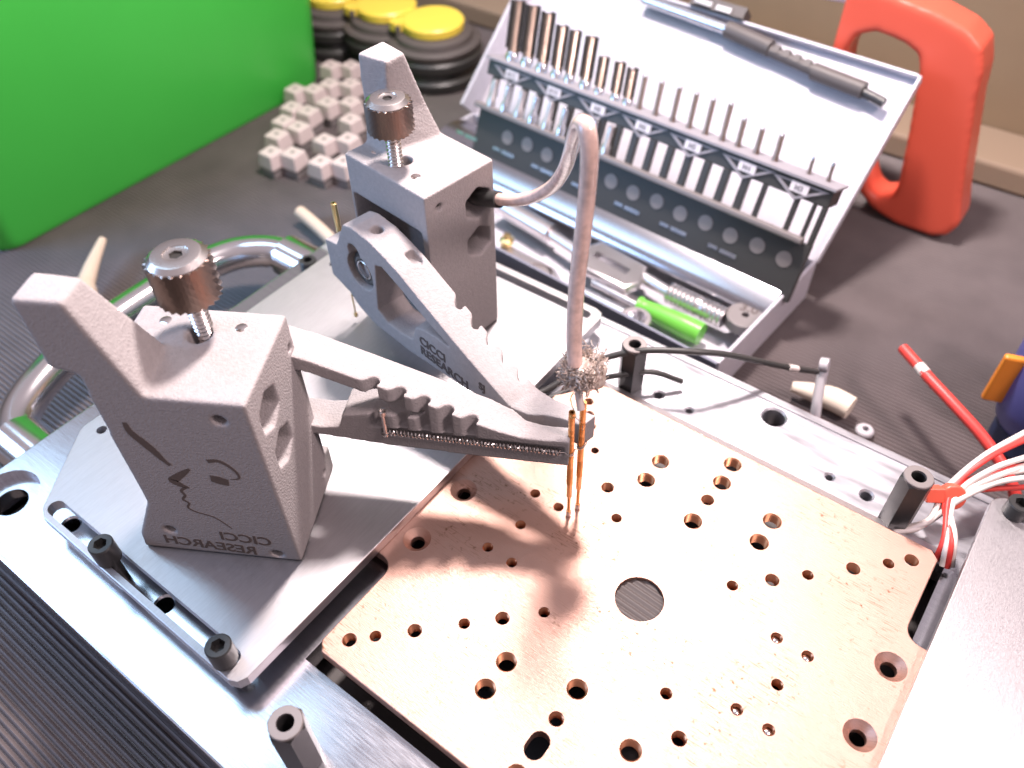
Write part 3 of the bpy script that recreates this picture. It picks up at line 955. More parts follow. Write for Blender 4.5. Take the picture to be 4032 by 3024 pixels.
# ------------------------------------------------------------------ coax cable
cx = thing('coax_cable', 'brown clear-jacketed coax cable looping from the rear holder down to the probes', 'cable', (-2.4, 1.2, 0))
cxl = (-2.4, 1.2, 0)
def rel(P, o): return tuple(P[i] - o[i] for i in range(3))
path = [(-7.21, 4.66, 4.54), (-6.92, 4.60, 4.67), (-6.46, 4.62, 4.84), (-5.95, 4.56, 5.19), (-5.42, 4.41, 5.74), (-4.95, 4.08, 6.45), (-4.42, 3.47, 7.35), (-3.86, 2.70, 8.23), (-3.44, 2.17, 8.83), (-3.22, 1.96, 9.03), (-3.08, 1.86, 8.95), (-2.99, 1.81, 8.58), (-3.00, 1.82, 7.77), (-2.97, 1.70, 6.98), (-2.96, 1.61, 6.22), (-2.87, 1.44, 5.49), (-2.75, 1.28, 4.89), (-2.62, 1.15, 4.51)]
path = [rel(p, cxl) for p in path]
bm = NB()
tube(bm, path, 0.152, 16, 8)
obj('jacket', bm, M_JACKET, cx, 60)
slv = [(-8.17, 4.91, 4.11), (-7.69, 4.69, 4.36), (-7.35, 4.66, 4.48), (-7.09, 4.63, 4.59)]
bm = NB()
tube(bm, [rel(p, cxl) for p in slv], 0.20, 20, 5)
obj('black_sleeve', bm, M_BLACK, cx, 50)
die = [(-2.66, 1.20, 4.57), (-2.50, 1.05, 4.16), (-2.41, 0.99, 4.00), (-2.27, 0.89, 3.71)]
bm = NB()
tube(bm, [rel(p, cxl) for p in die], 0.078, 14, 5)
obj('dielectric', bm, M_PTFE, cx, 60)
# frayed braid: a rough cup of strands
bc = Vector(rel((-2.54, 1.20, 4.51), cxl))
bm = NB()
rnd = random.Random(4)
bmesh.ops.create_icosphere(bm, subdivisions=4, radius=1.0)
for v in bm.verts:
    d = v.co.copy()
    lump = 1 + 0.16 * math.sin(5 * d.x + 2) * math.sin(4 * d.y + 1) + 0.10 * math.sin(9 * d.z + 3 * d.x) + rnd.uniform(-0.05, 0.05)
    side = 0.30 * max(0, d.dot(Vector((0.8, 0.6, 0.1))))
    r_xy = (0.30 + side * 0.6) * (1.0 if d.z > -0.2 else max(0.3, 1.0 + 0.75 * (d.z + 0.2)))
    v.co = bc + Vector((d.x * r_xy * lump, d.y * r_xy * lump, -0.26 + d.z * 0.33 * lump))
for i in range(620):
    a_ = rnd.uniform(0, 2 * PI)
    side = 0.5 + 0.5 * math.cos(a_ - 0.65)
    r0 = rnd.uniform(0.22, 0.33 + 0.14 * side)
    z0_ = rnd.uniform(-0.40, 0.04 + 0.20 * side)
    p = bc + Vector((r0 * math.cos(a_), r0 * math.sin(a_), z0_))
    q = []
    d = Vector((math.cos(a_) * 0.5 - math.sin(a_) * rnd.choice((-1, 1)), math.sin(a_) * 0.5 + math.cos(a_) * rnd.choice((-1, 1)), rnd.uniform(-0.3, 0.9))).normalized()
    for j in range(4):
        q.append(p.copy())
        d = (d + Vector((rnd.uniform(-.6, .6), rnd.uniform(-.6, .6), rnd.uniform(-.6, .6)))).normalized()
        p = p + d * 0.055
    tube(bm, q, 0.0125, 4, 2)
tag(obj('frayed_braid', bm, M_TIN, cx, 60), kind='stuff')
bm = NB()
st = [(-2.48, 0.91, 4.05), (-2.47, 0.81, 3.96), (-2.40, 0.77, 3.83), (-2.33, 0.76, 3.71), (-2.27, 0.72, 3.65), (-2.30, 0.69, 3.64), (-2.36, 0.67, 3.67), (-2.34, 0.65, 3.64), (-2.28, 0.67, 3.62)]
tube(bm, [rel(p, cxl) for p in st], 0.009, 5, 5)
obj('stray_strand', bm, M_BRASSY, cx, 60)

# ------------------------------------------------------------------ wires on the right
bm = NB()
wl = thing('black_lead', 'thin black lead with white bands running behind the rear standoff', 'lead', (0, 0, 0))
bp_ = [(-5.6, 2.9, -0.12), (-5.02, 3.74, 0.05), (-4.50, 4.67, 0.45), (-3.88, 5.21, 0.80), (-3.19, 5.61, 1.05), (-2.19, 6.21, 1.10), (-1.56, 6.85, 0.85), (-0.91, 7.58, 0.40), (-0.34, 8.33, -0.10), (0.27, 9.27, -0.70)]
tube(bm, bp_, 0.085, 12, 6)
obj('insulation', bm, M_BLACK, wl, 60)
bm = NB()
tube(bm, [(-0.31, 8.34, -0.10), (-0.14, 8.63, -0.30)], 0.092, 12, 0)
obj('white_band', bm, M_WHITEW, wl, 60)
bm = NB()
tube(bm, [(-5.6, 2.75, -0.16), (-5.0, 3.45, -0.12), (-4.4, 4.35, 0.05), (-3.9, 5.0, 0.15), (-3.1, 5.75, 0.2), (-2.4, 6.3, -0.2)], 0.075, 12, 6)
tag(obj('black_wire', bm, M_BLACK, None, 60), 'short black wire tucked between the copper edge and side plate', 'wire')
bm = NB()
tube(bm, [(-5.3, 2.62, -0.18), (-4.9, 3.2, -0.17), (-4.45, 3.9, -0.1), (-3.9, 4.9, -0.15)], 0.06, 12, 6)
tag(obj('white_wire', bm, M_WHITEW, None, 60), 'white wire lying beside the black one along the copper edge', 'wire')

clip = thing('frosted_clip', 'frosted plastic strip standing across the cream foam piece', 'clip', (0.84, 8.83, -1.90))
cl = (0.84, 8.83, -1.90)
bm = NB()
tube(bm, [rel((0.78, 8.89, -2.40), cl), rel((0.48, 9.44, -1.60), cl), rel((0.28, 9.93, -0.90), cl)], 0.15, 8, 4)
tube(bm, [rel((0.19, 9.82, -0.90), cl), rel((0.41, 9.85, -0.85), cl)], 0.2, 10, 0)
obj('strip', bm, M_FROST, clip, 60)
fo = thing('foam_piece', 'cream piece of foam lying behind the base rail', 'foam', (0.34, 10.69, -2.90))
bm = NB()
fl_ = (0.34, 10.69, -2.90)
pts = [rel((-0.44, 10.26, -2.60), fl_), rel((0.09, 10.40, -2.60), fl_), rel((0.77, 10.50, -2.60), fl_), rel((1.33, 10.45, -2.60), fl_)]
tube(bm, pts, lambda t: 0.16 + 0.20 * min(1, t * 1.6), 10, 4)
obj('foam_body', bm, M_FOAM, fo, 60)
bm = NB()
lathe(bm, [(0.16, 0), (0.26, 0.05), (0.27, 0.12), (0.2, 0.2), (0.10, 0.2), (0.10, 0)], 20, T3(*(1.95, 10.20, -3.05)))
tag(obj('washer', bm, M_FROST, None, 50), 'small translucent washer on the mat behind the base rail', 'washer')

rl = thing('red_lead', 'thick red test lead with a white band, its end in the air', 'test lead', (1.88, 11.90, -1.00))
ro = (1.88, 11.90, -1.00)
P_ = [(1.84, 11.82, -0.90), (2.28, 11.49, -0.90), (2.88, 11.03, -0.90), (3.67, 10.53, -0.95), (4.60, 10.01, -1.10), (5.35, 9.61, -1.40), (5.86, 9.35, -1.80), (6.25, 9.24, -2.40)]
bm = NB(); tube(bm, [rel(p, ro) for p in P_], 0.155, 16, 6)
obj('red_sheath', bm, M_REDW, rl, 60)
bm = NB(); tube(bm, [rel((2.45, 11.36, -0.90), ro), rel((2.70, 11.17, -0.90), ro)], 0.163, 16, 0)
obj('white_band', bm, M_WHITEW, rl, 60)

wb = thing('wire_bundle', 'bundle of thin red and white wires held by a red cable tie', 'wires', (4.5, 6.2, 0.2))
wo = (4.5, 6.2, 0.2)
def wires(name, m, lst, r=0.068):
    for w_ in lst:
        bm = NB()
        tube(bm, [rel(p, wo) for p in w_], r, 9, 7)
        obj(name, bm, m, wb, 60)
tie = [(4.28, 6.28, 0.38), (4.40, 6.30, 0.40), (4.52, 6.24, 0.38), (4.36, 6.18, 0.30), (4.48, 6.14, 0.30), (4.60, 6.16, 0.36)]
far = [(5.30, 8.68, 0.90), (5.36, 8.43, 0.90), (5.49, 7.85, 0.90), (5.63, 7.85, 0.70), (5.66, 7.72, 0.70), (5.72, 7.47, 0.70)]
mid = [(4.66, 7.34, 0.80), (4.73, 7.27, 0.80), (4.90, 7.03, 0.80), (4.87, 7.06, 0.60), (4.98, 7.03, 0.60), (5.11, 6.91, 0.60)]
near = [(3.96, 5.35, -0.32), (4.74, 4.85, -0.30), (4.91, 4.80, -0.30), (5.01, 4.81, -0.30), (5.08, 4.90, -0.30), (3.87, 5.19, -0.36)]
nmid = [(4.28, 5.58, 0.05), (4.67, 5.14, 0.20), (4.74, 5.11, 0.22), (4.80, 5.12, 0.24), (4.84, 5.22, 0.26), (4.29, 5.55, 0.00)]
kinds = [M_WHITEW, M_REDW, M_WHITEW, M_REDW, M_WHITEW, M_WHITEW]
nkinds = [0, 1, 2, 3, 4, 5]
for i in range(6):
    wires('red_wire' if kinds[i] is M_REDW else 'white_wire', kinds[i], [[near[i], nmid[i], tie[i], mid[i], far[i]]])
wires('red_wire', M_REDW, [[(3.80, 5.09, -0.38), (4.25, 5.53, -0.10), (4.34, 6.22, 0.22), (4.78, 6.68, 0.30), (5.79, 7.63, 0.20)]])
wires('white_wire', M_WHITEW, [[(3.75, 5.07, -0.36), (4.19, 5.42, -0.15), (4.44, 6.20, 0.25), (5.05, 6.99, 0.70), (5.62, 7.89, 0.70)]])
bm = NB()
c_ = Vector(rel((4.45, 6.22, 0.33), wo))
A_ = T3(*c_) @ RZ(R(35)) @ RX(R(-35))
for ring in ([(0.26, -0.13), (0.30, -0.10), (0.30, 0.10), (0.26, 0.13)],):
    lathe(bm, ring, 20, A_ @ RX(PI / 2))
box(bm, -0.62, -0.22, -0.16, 0.16, -0.12, 0.22, A_)
me = bevel(to_mesh(bm, 'cable_tie', 0), 0.05, 2)
smooth(me, 19)
link('cable_tie', me, M_RED, wb)

# ------------------------------------------------------------------ blue bottle at the right edge
bo = (5.86, 12.55, -3.10)
bt = thing('blue_bottle', 'blue plastic bottle with an orange tab at the right edge', 'bottle', bo)
bm = NB()
AX = RZ(R(20)) @ RX(R(-6))
lathe(bm, [(0.9, 0.0), (1.0, 0.1), (1.0, 0.5), (0.95, 0.7)], 32, AX)
obj('base_ring', bm, M_BLUED, bt, 40)
bm = NB()
lathe(bm, [(0.93, 0.68), (1.12, 0.95), (1.25, 1.5), (1.30, 2.4), (1.30, 4.5), (1.1, 5.0), (0.5, 5.3)], 36, AX)
obj('body', bm, M_BLUE, bt, 50)
bm = NB()
box(bm, -1.75, -1.05, -0.10, 0.12, 1.5, 3.2, RZ(R(20)))
me = bevel(to_mesh(bm, 'tab', 0), 0.08, 2); smooth(me, 19)
link('orange_tab', me, M_ORANGE, bt)

# ------------------------------------------------------------------ green bin, containers, white pegs, pale tools
gb = thing('green_bin', 'large bright green plastic bin filling the upper left', 'bin', (-34, 8.3, ZM))
bm = NB()
def rrect(x0_, x1_, y0_, y1_, r, n=6):
    out = []
    for cx_, cy_, a0 in ((x1_ - r, y0_ + r, -PI / 2), (x1_ - r, y1_ - r, 0), (x0_ + r, y1_ - r, PI / 2), (x0_ + r, y0_ + r, PI)):
        for i in range(n + 1):
            t = a0 + i / n * PI / 2
            out.append((cx_ + r * math.cos(t), cy_ + r * math.sin(t)))
    return out
lo = rrect(-9.0, 7.15, -8.6, 8.2, 0.9)
hi = rrect(-9.6, 7.9, -9.2, 8.9, 1.1)
va = [bm.verts.new((p[0], p[1], 0.35)) for p in lo]
v0 = [bm.verts.new((p[0] * 0.985, p[1] * 0.985, 0.0)) for p in lo]
vb = [bm.verts.new((p[0], p[1], 9.6)) for p in hi]
n = len(lo)
for i in range(n):
    bm.faces.new((va[i], va[(i + 1) % n], vb[(i + 1) % n], vb[i]))
    bm.faces.new((v0[i], v0[(i + 1) % n], va[(i + 1) % n], va[i]))
bm.faces.new(v0[::-1])
obj('wall', bm, M_GREEN, gb, 50)
bm = NB()
prism(bm, rrect(-10.0, 8.4, -9.7, 9.4, 1.3), 9.5, 10.0)
obj('rim', bm, M_GREEN, gb, 40)

def container(loc, rz, label):
    t = thing('spool_container', label, 'container', loc, rz, 'black containers with yellow flip lids')
    bm = NB()
    lathe(bm, [(1.9, 0), (2.15, 0.1), (2.2, 0.45), (2.0, 0.62), (1.95, 0.8), (2.2, 1.0), (2.25, 1.35), (2.1, 1.5)], 40)
    obj('body', bm, M_BLACK, t, 40)
    bm = NB()
    lathe(bm, [(2.1, 1.48), (2.2, 1.6), (2.2, 1.8), (2.05, 1.9), (1.85, 1.92), (1.8, 1.8)], 40)
    obj('ring', bm, M_DGREY, t, 40)
    bm = NB()
    lathe(bm, [(1.75, 1.78), (1.85, 1.95), (1.8, 2.15), (1.6, 2.25), (1.2, 2.25)], 40)
    obj('collar', bm, M_DGREY, t, 40)
    bm = NB()
    lathe(bm, [(1.2, 2.22), (1.42, 2.30), (1.45, 2.62), (1.36, 2.72)], 40)
    pl = [(-1.1, -0.45), (-1.75, -0.5), (-2.0, -0.25), (-1.95, 0.15), (-1.6, 0.3), (-1.1, 0.5)]
    prism(bm, pl, 2.32, 2.68, RZ(R(38)))
    me = to_mesh(bm, 'yellow_lid', 0)
    smooth(me, 19)
    link('yellow_lid', me, M_YELLOW, t)
    bm = NB()
    lathe(bm, [(0.12, 2.2), (0.14, 2.5), (0.1, 2.6)], 14, T3(-1.0, -1.35, 0))
    obj('hinge_pin', bm, M_DGREY, t, 40)
    return t
container((-22.94, 20.20, -3.10), 0.0, 'black round container with yellow lid, closest of the three')
container((-25.93, 20.26, -3.10), 0.05, 'black round container with yellow lid, in the middle of the three')
container((-29.14, 19.91, -3.10), 0.02, 'black round container with yellow lid, farthest left of the three')

pegs = []
def peg(px, first, label):
    loc = (px[0], px[1], ZM)
    if first is None:
        t = thing('terminal_block', label, 'plastic block', loc, R(3), 'white plastic blocks in loose rows on the mat')
        bm = NB()
        qa = [bm.verts.new((x_, y_, 0.36)) for x_, y_ in rrect(-0.46, 0.46, -0.45, 0.45, 0.06, 2)]
        qb = [bm.verts.new((x_, y_, 0.98)) for x_, y_ in rrect(-0.37, 0.37, -0.36, 0.36, 0.06, 2)]
        bm.faces.new(qa[::-1]); bm.faces.new(qb)
        for i_ in range(len(qa)): bm.faces.new((qa[i_], qa[(i_ + 1) % len(qa)], qb[(i_ + 1) % len(qa)], qb[i_]))
        me = bevel(to_mesh(bm, 'cap', 0), 0.05, 2, 50); smooth(me, 19)
        link('cap', me, M_WHITEP, t)
        bm = NB()
        box(bm, -0.40, 0.40, -0.38, 0.38, 0.0, 0.38)
        obj('foot', bm, M_GREYP, t, 0)
        bm = NB()
        lathe(bm, [(0.10, 0.97), (0.10, 0.985)], 14)
        obj('screw', bm, M_GREYR, t, 30)
        return t
    r_ = first.copy(); COL.objects.link(r_); r_.location = loc
    r_.rotation_euler = (0, 0, R(3) + random.uniform(-0.07, 0.07))
    r_['label'] = label
    for c in list(first.children):
        d = c.copy(); COL.objects.link(d); d.parent = r_
    return r_
peg_px = [((-26.37, 16.59, -2.20), 'white block at the far end of the inner right row'), ((-25.12, 15.27, -2.20), 'white block second from the far end of the inner right row'), ((-23.93, 13.98, -2.20), 'white block just beyond the gap in the right row'),
          ((-21.79, 11.66, -2.20), 'white block just before the gap in the right row'), ((-20.71, 10.38, -2.20), 'nearest white block of the inner right row'),
          ((-25.59, 17.13, -2.20), 'white block at the far end beside the holder lever'), ((-24.34, 15.81, -2.20), 'white block second along the outer right row'), ((-23.15, 14.59, -2.20), 'white block third along the outer right row, by the knob'),
          ((-22.09, 13.50, -2.20), 'white block fourth along the outer right row'), ((-21.05, 12.29, -2.20), 'white block fifth along the outer right row, partly behind the holder'), ((-19.95, 10.91, -2.20), 'nearest white block of the outer right row, touching the holder'),
          ((-26.01, 13.98, -2.20), 'white block at the far end of the left cluster'), ((-25.33, 14.46, -2.20), 'white block at the far inner corner of the left cluster'), ((-24.95, 12.77, -2.20), 'white block in the second rank of the left cluster'),
          ((-24.10, 12.93, -2.20), 'white block in the second rank, inner side of the left cluster'), ((-24.36, 11.73, -2.20), 'white block in the third rank, outer side of the left cluster'), ((-23.45, 11.76, -2.20), 'white block leaning in the third rank of the left cluster'),
          ((-23.72, 10.78, -2.20), 'white block in the fourth rank, outer side of the left cluster'), ((-22.88, 9.70, -2.20), 'nearest white block of the left cluster, outer corner'), ((-22.09, 10.17, -2.20), 'nearest white block of the left cluster, inner corner')]
first = None
for p, lab in peg_px:
    q = peg(p, first, lab)
    if first is None: first = q

def pale_tool(pts, rfun, label, name):
    o0 = Vector(pts[0])
    t = thing(name, label, 'tool', tuple(o0))
    bm = NB()
    tube(bm, [tuple(Vector(p) - o0) for p in pts], rfun, 12, 5)
    obj('shaft', bm, M_WOOD, t, 50)
    return t
pale_tool([(-21.38, -0.41, -2.60), (-22.08, 0.27, -2.60), (-22.93, 1.23, -2.50), (-23.72, 2.23, -2.40)], lambda t: 0.42 - 0.27 * t if t > 0.35 else 0.44, 'pale tapered wooden stick behind the lever of the near holder', 'wooden_stick')
pale_tool([(-19.34, 7.85, -2.60), (-18.55, 7.68, -2.60), (-17.46, 7.40, -2.60), (-16.24, 7.01, -2.60)], lambda t: 0.24, 'pale rounded stick end behind the chrome handle', 'wooden_stick')

# ------------------------------------------------------------------ tap and die set in its case
ang = math.atan2(0.07, -1.0)
AV = Vector((-0.9976, 0.0698, 0)); BV = Vector((0.0698, 0.9976, 0))
H = Vector((-1.94, 14.98, -1.5))
case = thing('tool_case', 'open grey metal tap and die case with its lid leaning back', 'tool case', (-2.0, 12.0, ZM))
co = Vector((-2.0, 12.0, ZM))
def cpt(a_, b_, z): return tuple(H + AV * a_ + BV * b_ + Vector((0, 0, z - H.z)) - co)
def cbox(bm, a0, a1, b0, b1, z0, z1):
    vs = [bm.verts.new(cpt(a_, b_, z)) for z in (z0, z1) for a_, b_ in ((a0, b0), (a1, b0), (a1, b1), (a0, b1))]
    for f in ((3, 2, 1, 0), (4, 5, 6, 7), (0, 1, 5, 4), (1, 2, 6, 5), (2, 3, 7, 6), (3, 0, 4, 7)): bm.faces.new([vs[i] for i in f])
LEN, DEP = 15.4, 6.2
bm = NB()
cbox(bm, 0, LEN, -DEP, 0, ZM + 0.02, ZM + 0.12)
cbox(bm, -0.06, 0.06, -DEP, 0, ZM + 0.02, -1.5)
cbox(bm, LEN - 0.06, LEN + 0.06, -DEP, 0, ZM + 0.02, -1.5)
cbox(bm, 0.06, LEN - 0.06, -0.08, 0.0, ZM + 0.12, -1.5)
me = bevel(to_mesh(bm, 'tray', 0), 0.025, 2); smooth(me, 19)
link('tray', me, M_CASE, case)
bm = NB()
cbox(bm, 0.0, LEN, -DEP - 0.10, -DEP, ZM + 0.02, -1.5)
obj('front_wall', bm, M_CASED, case, 0)
# folded bright strip in front of the rack
bm = NB()
prs = []
for i in range(9):
    t = i / 8
    prs.append((-0.75 - 2.35 * t, -1.45 - 0.55 * t + 0.42 * math.sin(PI * t)))
va = [bm.verts.new(cpt(0.1, p[0], p[1])) for p in prs]; vb = [bm.verts.new(cpt(LEN - 0.1, p[0], p[1])) for p in prs]
wa = [bm.verts.new(cpt(0.1, p[0], p[1] - 0.06)) for p in prs]; wb_ = [bm.verts.new(cpt(LEN - 0.1, p[0], p[1] - 0.06)) for p in prs]
for i in range(8):
    bm.faces.new((va[i], va[i + 1], vb[i + 1], vb[i])); bm.faces.new((wa[i], wb_[i], wb_[i + 1], wa[i + 1]))
bm.faces.new((va[8], wa[8], wb_[8], vb[8])); bm.faces.new((va[0], vb[0], wb_[0], wa[0]))
obj('folded_strip', bm, M_CHROMES, case, 60)
# lid
VL = (Vector((-1.74, 19.68, 3.05)) - H); VL = (VL - AV * VL.dot(AV)).normalized()
NL = AV.cross(VL); NL = NL if NL.y > 0 else -NL
def lpt(a_, v_, n_): return H + AV * a_ + VL * v_ + NL * n_
def lbox(bm, a0, a1, v0_, v1_, n0, n1, off=co):
    vs = [bm.verts.new(lpt(a_, v_, n_) - off) for n_ in (n0, n1) for a_, v_ in ((a0, v0_), (a1, v0_), (a1, v1_), (a0, v1_))]
    for f in ((3, 2, 1, 0), (4, 5, 6, 7), (0, 1, 5, 4), (1, 2, 6, 5), (2, 3, 7, 6), (3, 0, 4, 7)): bm.faces.new([vs[i] for i in f])
bm = NB()
lbox(bm, 0, 15.6, 0.0, 6.62, 0.28, 0.36)
lbox(bm, -0.06, 0.04, 0.0, 6.62, -0.02, 0.36)
lbox(bm, 15.5, 15.66, 0.0, 6.62, -0.75, 0.36)
lbox(bm, 0.04, 15.5, 6.54, 6.64, -0.05, 0.28)
me = bevel(to_mesh(bm, 'lid', 0), 0.02, 2); smooth(me, 19)
link('lid', me, M_CASE, case)
bm = NB()
lbox(bm, 6.4, 8.6, 6.60, 7.0, -0.25, 0.35)
obj('latch', bm, M_DGREY, case, 0)
bm = NB()
lbox(bm, 6.9, 7.5, 6.62, 6.80, -0.33, -0.26); lbox(bm, 7.7, 8.4, 6.66, 6.82, -0.33, -0.26)
obj('latch_clip', bm, M_HSTEEL, case, 0)
# rack: frame of its own plane
O = Vector((-2.01, 12.77, -1.3))
t_ = R(20)
VR = Vector((0, 0, 1)) * math.cos(t_) + BV * math.sin(t_)
NR = AV.cross(VR); NR = NR if NR.y > 0 else -NR
def rpt(a_, v_, n_): return O + AV * a_ + VR * v_ + NR * n_
def rbox(bm, a0, a1, v0_, v1_, n0, n1, off=co):
    vs = [bm.verts.new(rpt(a_, v_, n_) - off) for n_ in (n0, n1) for a_, v_ in ((a0, v0_), (a1, v0_), (a1, v1_), (a0, v1_))]
    for f in ((3, 2, 1, 0), (4, 5, 6, 7), (0, 1, 5, 4), (1, 2, 6, 5), (2, 3, 7, 6), (3, 0, 4, 7)): bm.faces.new([vs[i] for i in f])
RL = 13.5
bm = NB()
rbox(bm, -0.15, RL, -0.4, 1.55, 0.0, 0.25)           # lower web
rbox(bm, -0.15, RL, 2.78, 3.34, 0.0, 0.9)            # upper web with the labels
edges = [-0.15, 0.12, 0.26, 0.36, 0.78, 0.92, 1.86, 2.02]
a_ = 2.02
for i in range(16):
    edges += [a_ + 0.44, a_ + 0.70]
    a_ += 0.70
edges = edges[:-1] + [RL]
bars = []
bars = [(-0.15, 0.02), (0.20, 0.32), (0.74, 0.90), (1.84, 2.0)] + [(2.0 + 0.44 + 0.70 * i, 2.0 + 0.70 + 0.70 * i) for i in range(16)]
for b0, b1 in bars: rbox(bm, b0, min(b1, RL), 1.55, 2.78, 0.0, 0.2)
me = bevel(to_mesh(bm, 'rack', 0), 0.03, 2); smooth(me, 19)
rack = link('rack', me, M_BLACK, case)
bm = NB()
rbox(bm, -0.22, RL + 0.1, 3.34, 3.42, -0.12, 1.0)
obj('upper_shelf', bm, M_LABEL, rack, 0)
bm = NB()
rbox(bm, 0.1, RL + 0.1, 1.56, 1.75, -0.30, 0.0)
me = bevel(to_mesh(bm, 'lower_shelf', 0), 0.05, 2); smooth(me, 19)
link('lower_shelf', me, M_GREYR, rack)
def lab_tri(a1, a0, n_text):
    bm = NB()
    pts_ = [(a0, 3.20), (a1, 3.24), ((a0 + a1) / 2 + 0.05, 2.68)]
    def rim(sc, n0, n1):
        cx_, cv = sum(p[0] for p in pts_) / 3, sum(p[1] for p in pts_) / 3
        f = [bm.verts.new(rpt(cx_ + (p[0] - cx_) * sc, cv + (p[1] - cv) * sc, n0) - co) for p in pts_]
        g = [bm.verts.new(rpt(cx_ + (p[0] - cx_) * sc, cv + (p[1] - cv) * sc, n1) - co) for p in pts_]
        return f, g
    f, g = rim(1.0, -0.045, -0.002); h_, k_ = rim(0.74, -0.045, -0.002)
    for i in range(3):
        j = (i + 1) % 3
        bm.faces.new((f[i], f[j], h_[j], h_[i])); bm.faces.new((g[i], k_[i], k_[j], g[j])); bm.faces.new((f[i], g[i], g[j], f[j])); bm.faces.new((h_[i], h_[j], k_[j], k_[i]))
    o = obj('size_label', bm, M_LABEL, rack, 0)
    bm = NB()
    m_ = (a0 + a1) / 2
    rbox(bm, m_ - 0.30, m_ + 0.28, 2.92, 3.22, -0.06, -0.003)
    obj('number_tag', bm, M_LABELW, o, 0)
    me_ = text_mesh(n_text, 0.22, 0.004, 'number')
    B3 = Matrix(((-AV.x, VR.x, -NR.x, 0), (-AV.y, VR.y, -NR.y, 0), (-AV.z, VR.z, -NR.z, 0), (0, 0, 0, 1)))
    p = rpt(m_, 2.99, -0.066) - co
    me_.transform(T3(*p) @ B3)
    link('number', me_, M_LABEL, o)
for (c_, tx_) in ((0.87, 'M3'), (2.65, 'M4'), (4.62, 'M5'), (6.55, 'M6'), (8.42, 'M8'), (10.35, 'M10'), (12.3, 'M12')):
    lab_tri(c_ - 0.92, c_ + 0.92, tx_)
for i in range(13):
    bm = NB()
    c = rpt(0.48 + 0.955 * i, 0.90 + (0.03 if i % 2 else -0.03), -0.004) - co
    B3 = Matrix(((-AV.x, VR.x, -NR.x, 0), (-AV.y, VR.y, -NR.y, 0), (-AV.z, VR.z, -NR.z, 0), (0, 0, 0, 1)))
    prism(bm, circ(0, 0, 0.26, 18), -0.03, 0.02, T3(*c) @ B3)
    obj('hole_plug', bm, M_GREYR, rack, 40)
for i in range(7):
    bm = NB()
    q = 1.95 + i * 1.9
    rbox(bm, q, q + 0.62, 0.22, 0.36, -0.03, 0.02); rbox(bm, q + 0.70, q + 1.05, 0.24, 0.36, -0.03, 0.02)
    obj('edge_glint', bm, M_BLUEST, rack, 0)  # bright bars put in as highlights along the rack's glossy edge

# taps standing in the upper shelf
def tap(a_, vb_, vt, r, kind, label):
    b_ = rpt(a_, vb_, 0.55); tp = rpt(a_ + (0.10 if kind != 'thin' else 0.08) * (vt - vb_), vt, 0.55)
    d = (tp - b_)
    L_t = d.length
    q = d.to_track_quat('Z', 'Y').to_matrix().to_4x4()
    t = thing('tap', label, 'tap', tuple(b_), 0, 'steel taps standing in the rack of the case')
    t.rotation_euler = q.to_euler()
    if kind == 'thick':
        bm = NB()
        pr_ = []
        z = L_t * 0.14
        while z < L_t:
            pr_ += [(r * 0.88, z), (r, z + 0.035)]
            z += 0.07
        lathe(bm, pr_, 12)
        obj('cutting_thread', bm, M_STEELD, t, 30)
        bm = NB()
        lathe(bm, [(r * 1.05, -0.12), (r * 1.05, L_t * 0.10), (r * 0.8, L_t * 0.15)], 14)
        obj('shank', bm, M_BLUEST, t, 40)
        bm = NB()
        for k_ in range(3):
            w_ = 2 * PI * k_ / 3 + 0.5
            box(bm, -r * 0.22, r * 0.22, -r * 0.22, r * 0.22, L_t * 0.2, L_t + 0.03, T3(r * math.cos(w_), r * math.sin(w_), 0))
        obj('flute_shade', bm, M_RECESS_SHADE, t, 0)  # dark bars painted as the shade in the tap's grooves
    else:
        bm = NB()
        lathe(bm, [(r * 1.25, -0.25), (r * 1.25, 0.10), (r, 0.16), (r, L_t - 0.08), (r * 0.55, L_t)], 12)
        obj('shank', bm, M_STEELD, t, 40)
        bm = NB()
        lathe(bm, [(r * 0.95, L_t - 0.09), (r * 1.1, L_t - 0.05), (r * 0.6, L_t + 0.03)], 10)
        obj('tip', M_BLUEST and bm, M_BLUEST, t, 40)
thick = [(12.85, 5.42, 0.26, 'fat steel tap at the left end of the rack'), (12.15, 5.42, 0.25, 'fat steel tap second from the left end of the rack'), (11.45, 5.38, 0.24, 'fat steel tap third from the left end of the rack'), (10.78, 5.12, 0.22, 'fat steel tap fourth from the left end of the rack'), (10.2, 5.10, 0.20, 'fat steel tap fifth from the left end of the rack'),
         (9.5, 5.08, 0.22, 'last of the tall fat taps before the row steps down'), (8.88, 4.6, 0.18, 'first of the three middle-height taps in the rack'), (8.2, 4.62, 0.18, 'second of the three middle-height taps in the rack'), (7.68, 4.58, 0.18, 'third of the three middle-height taps in the rack')]
for a_, vt, r, lab in thick: tap(a_, 3.45, vt, r, 'thick', lab)
ords = ['first', 'second', 'third', 'fourth', 'fifth', 'sixth', 'seventh', 'eighth', 'ninth', 'tenth', 'eleventh']
thin = [(7.21, 4.53), (6.55, 4.53), (5.87, 4.55), (5.22, 4.55), (4.60, 4.56), (3.98, 4.60), (3.41, 4.31), (2.75, 4.24), (2.09, 4.26), (0.94, 3.92), (0.30, 3.97)]
for i, (a_, vt) in enumerate(thin):
    tap(a_, 3.42, vt, 0.085 if i < 9 else 0.055, 'thin', ords[i] + ' thin steel tap counted from the last fat one')
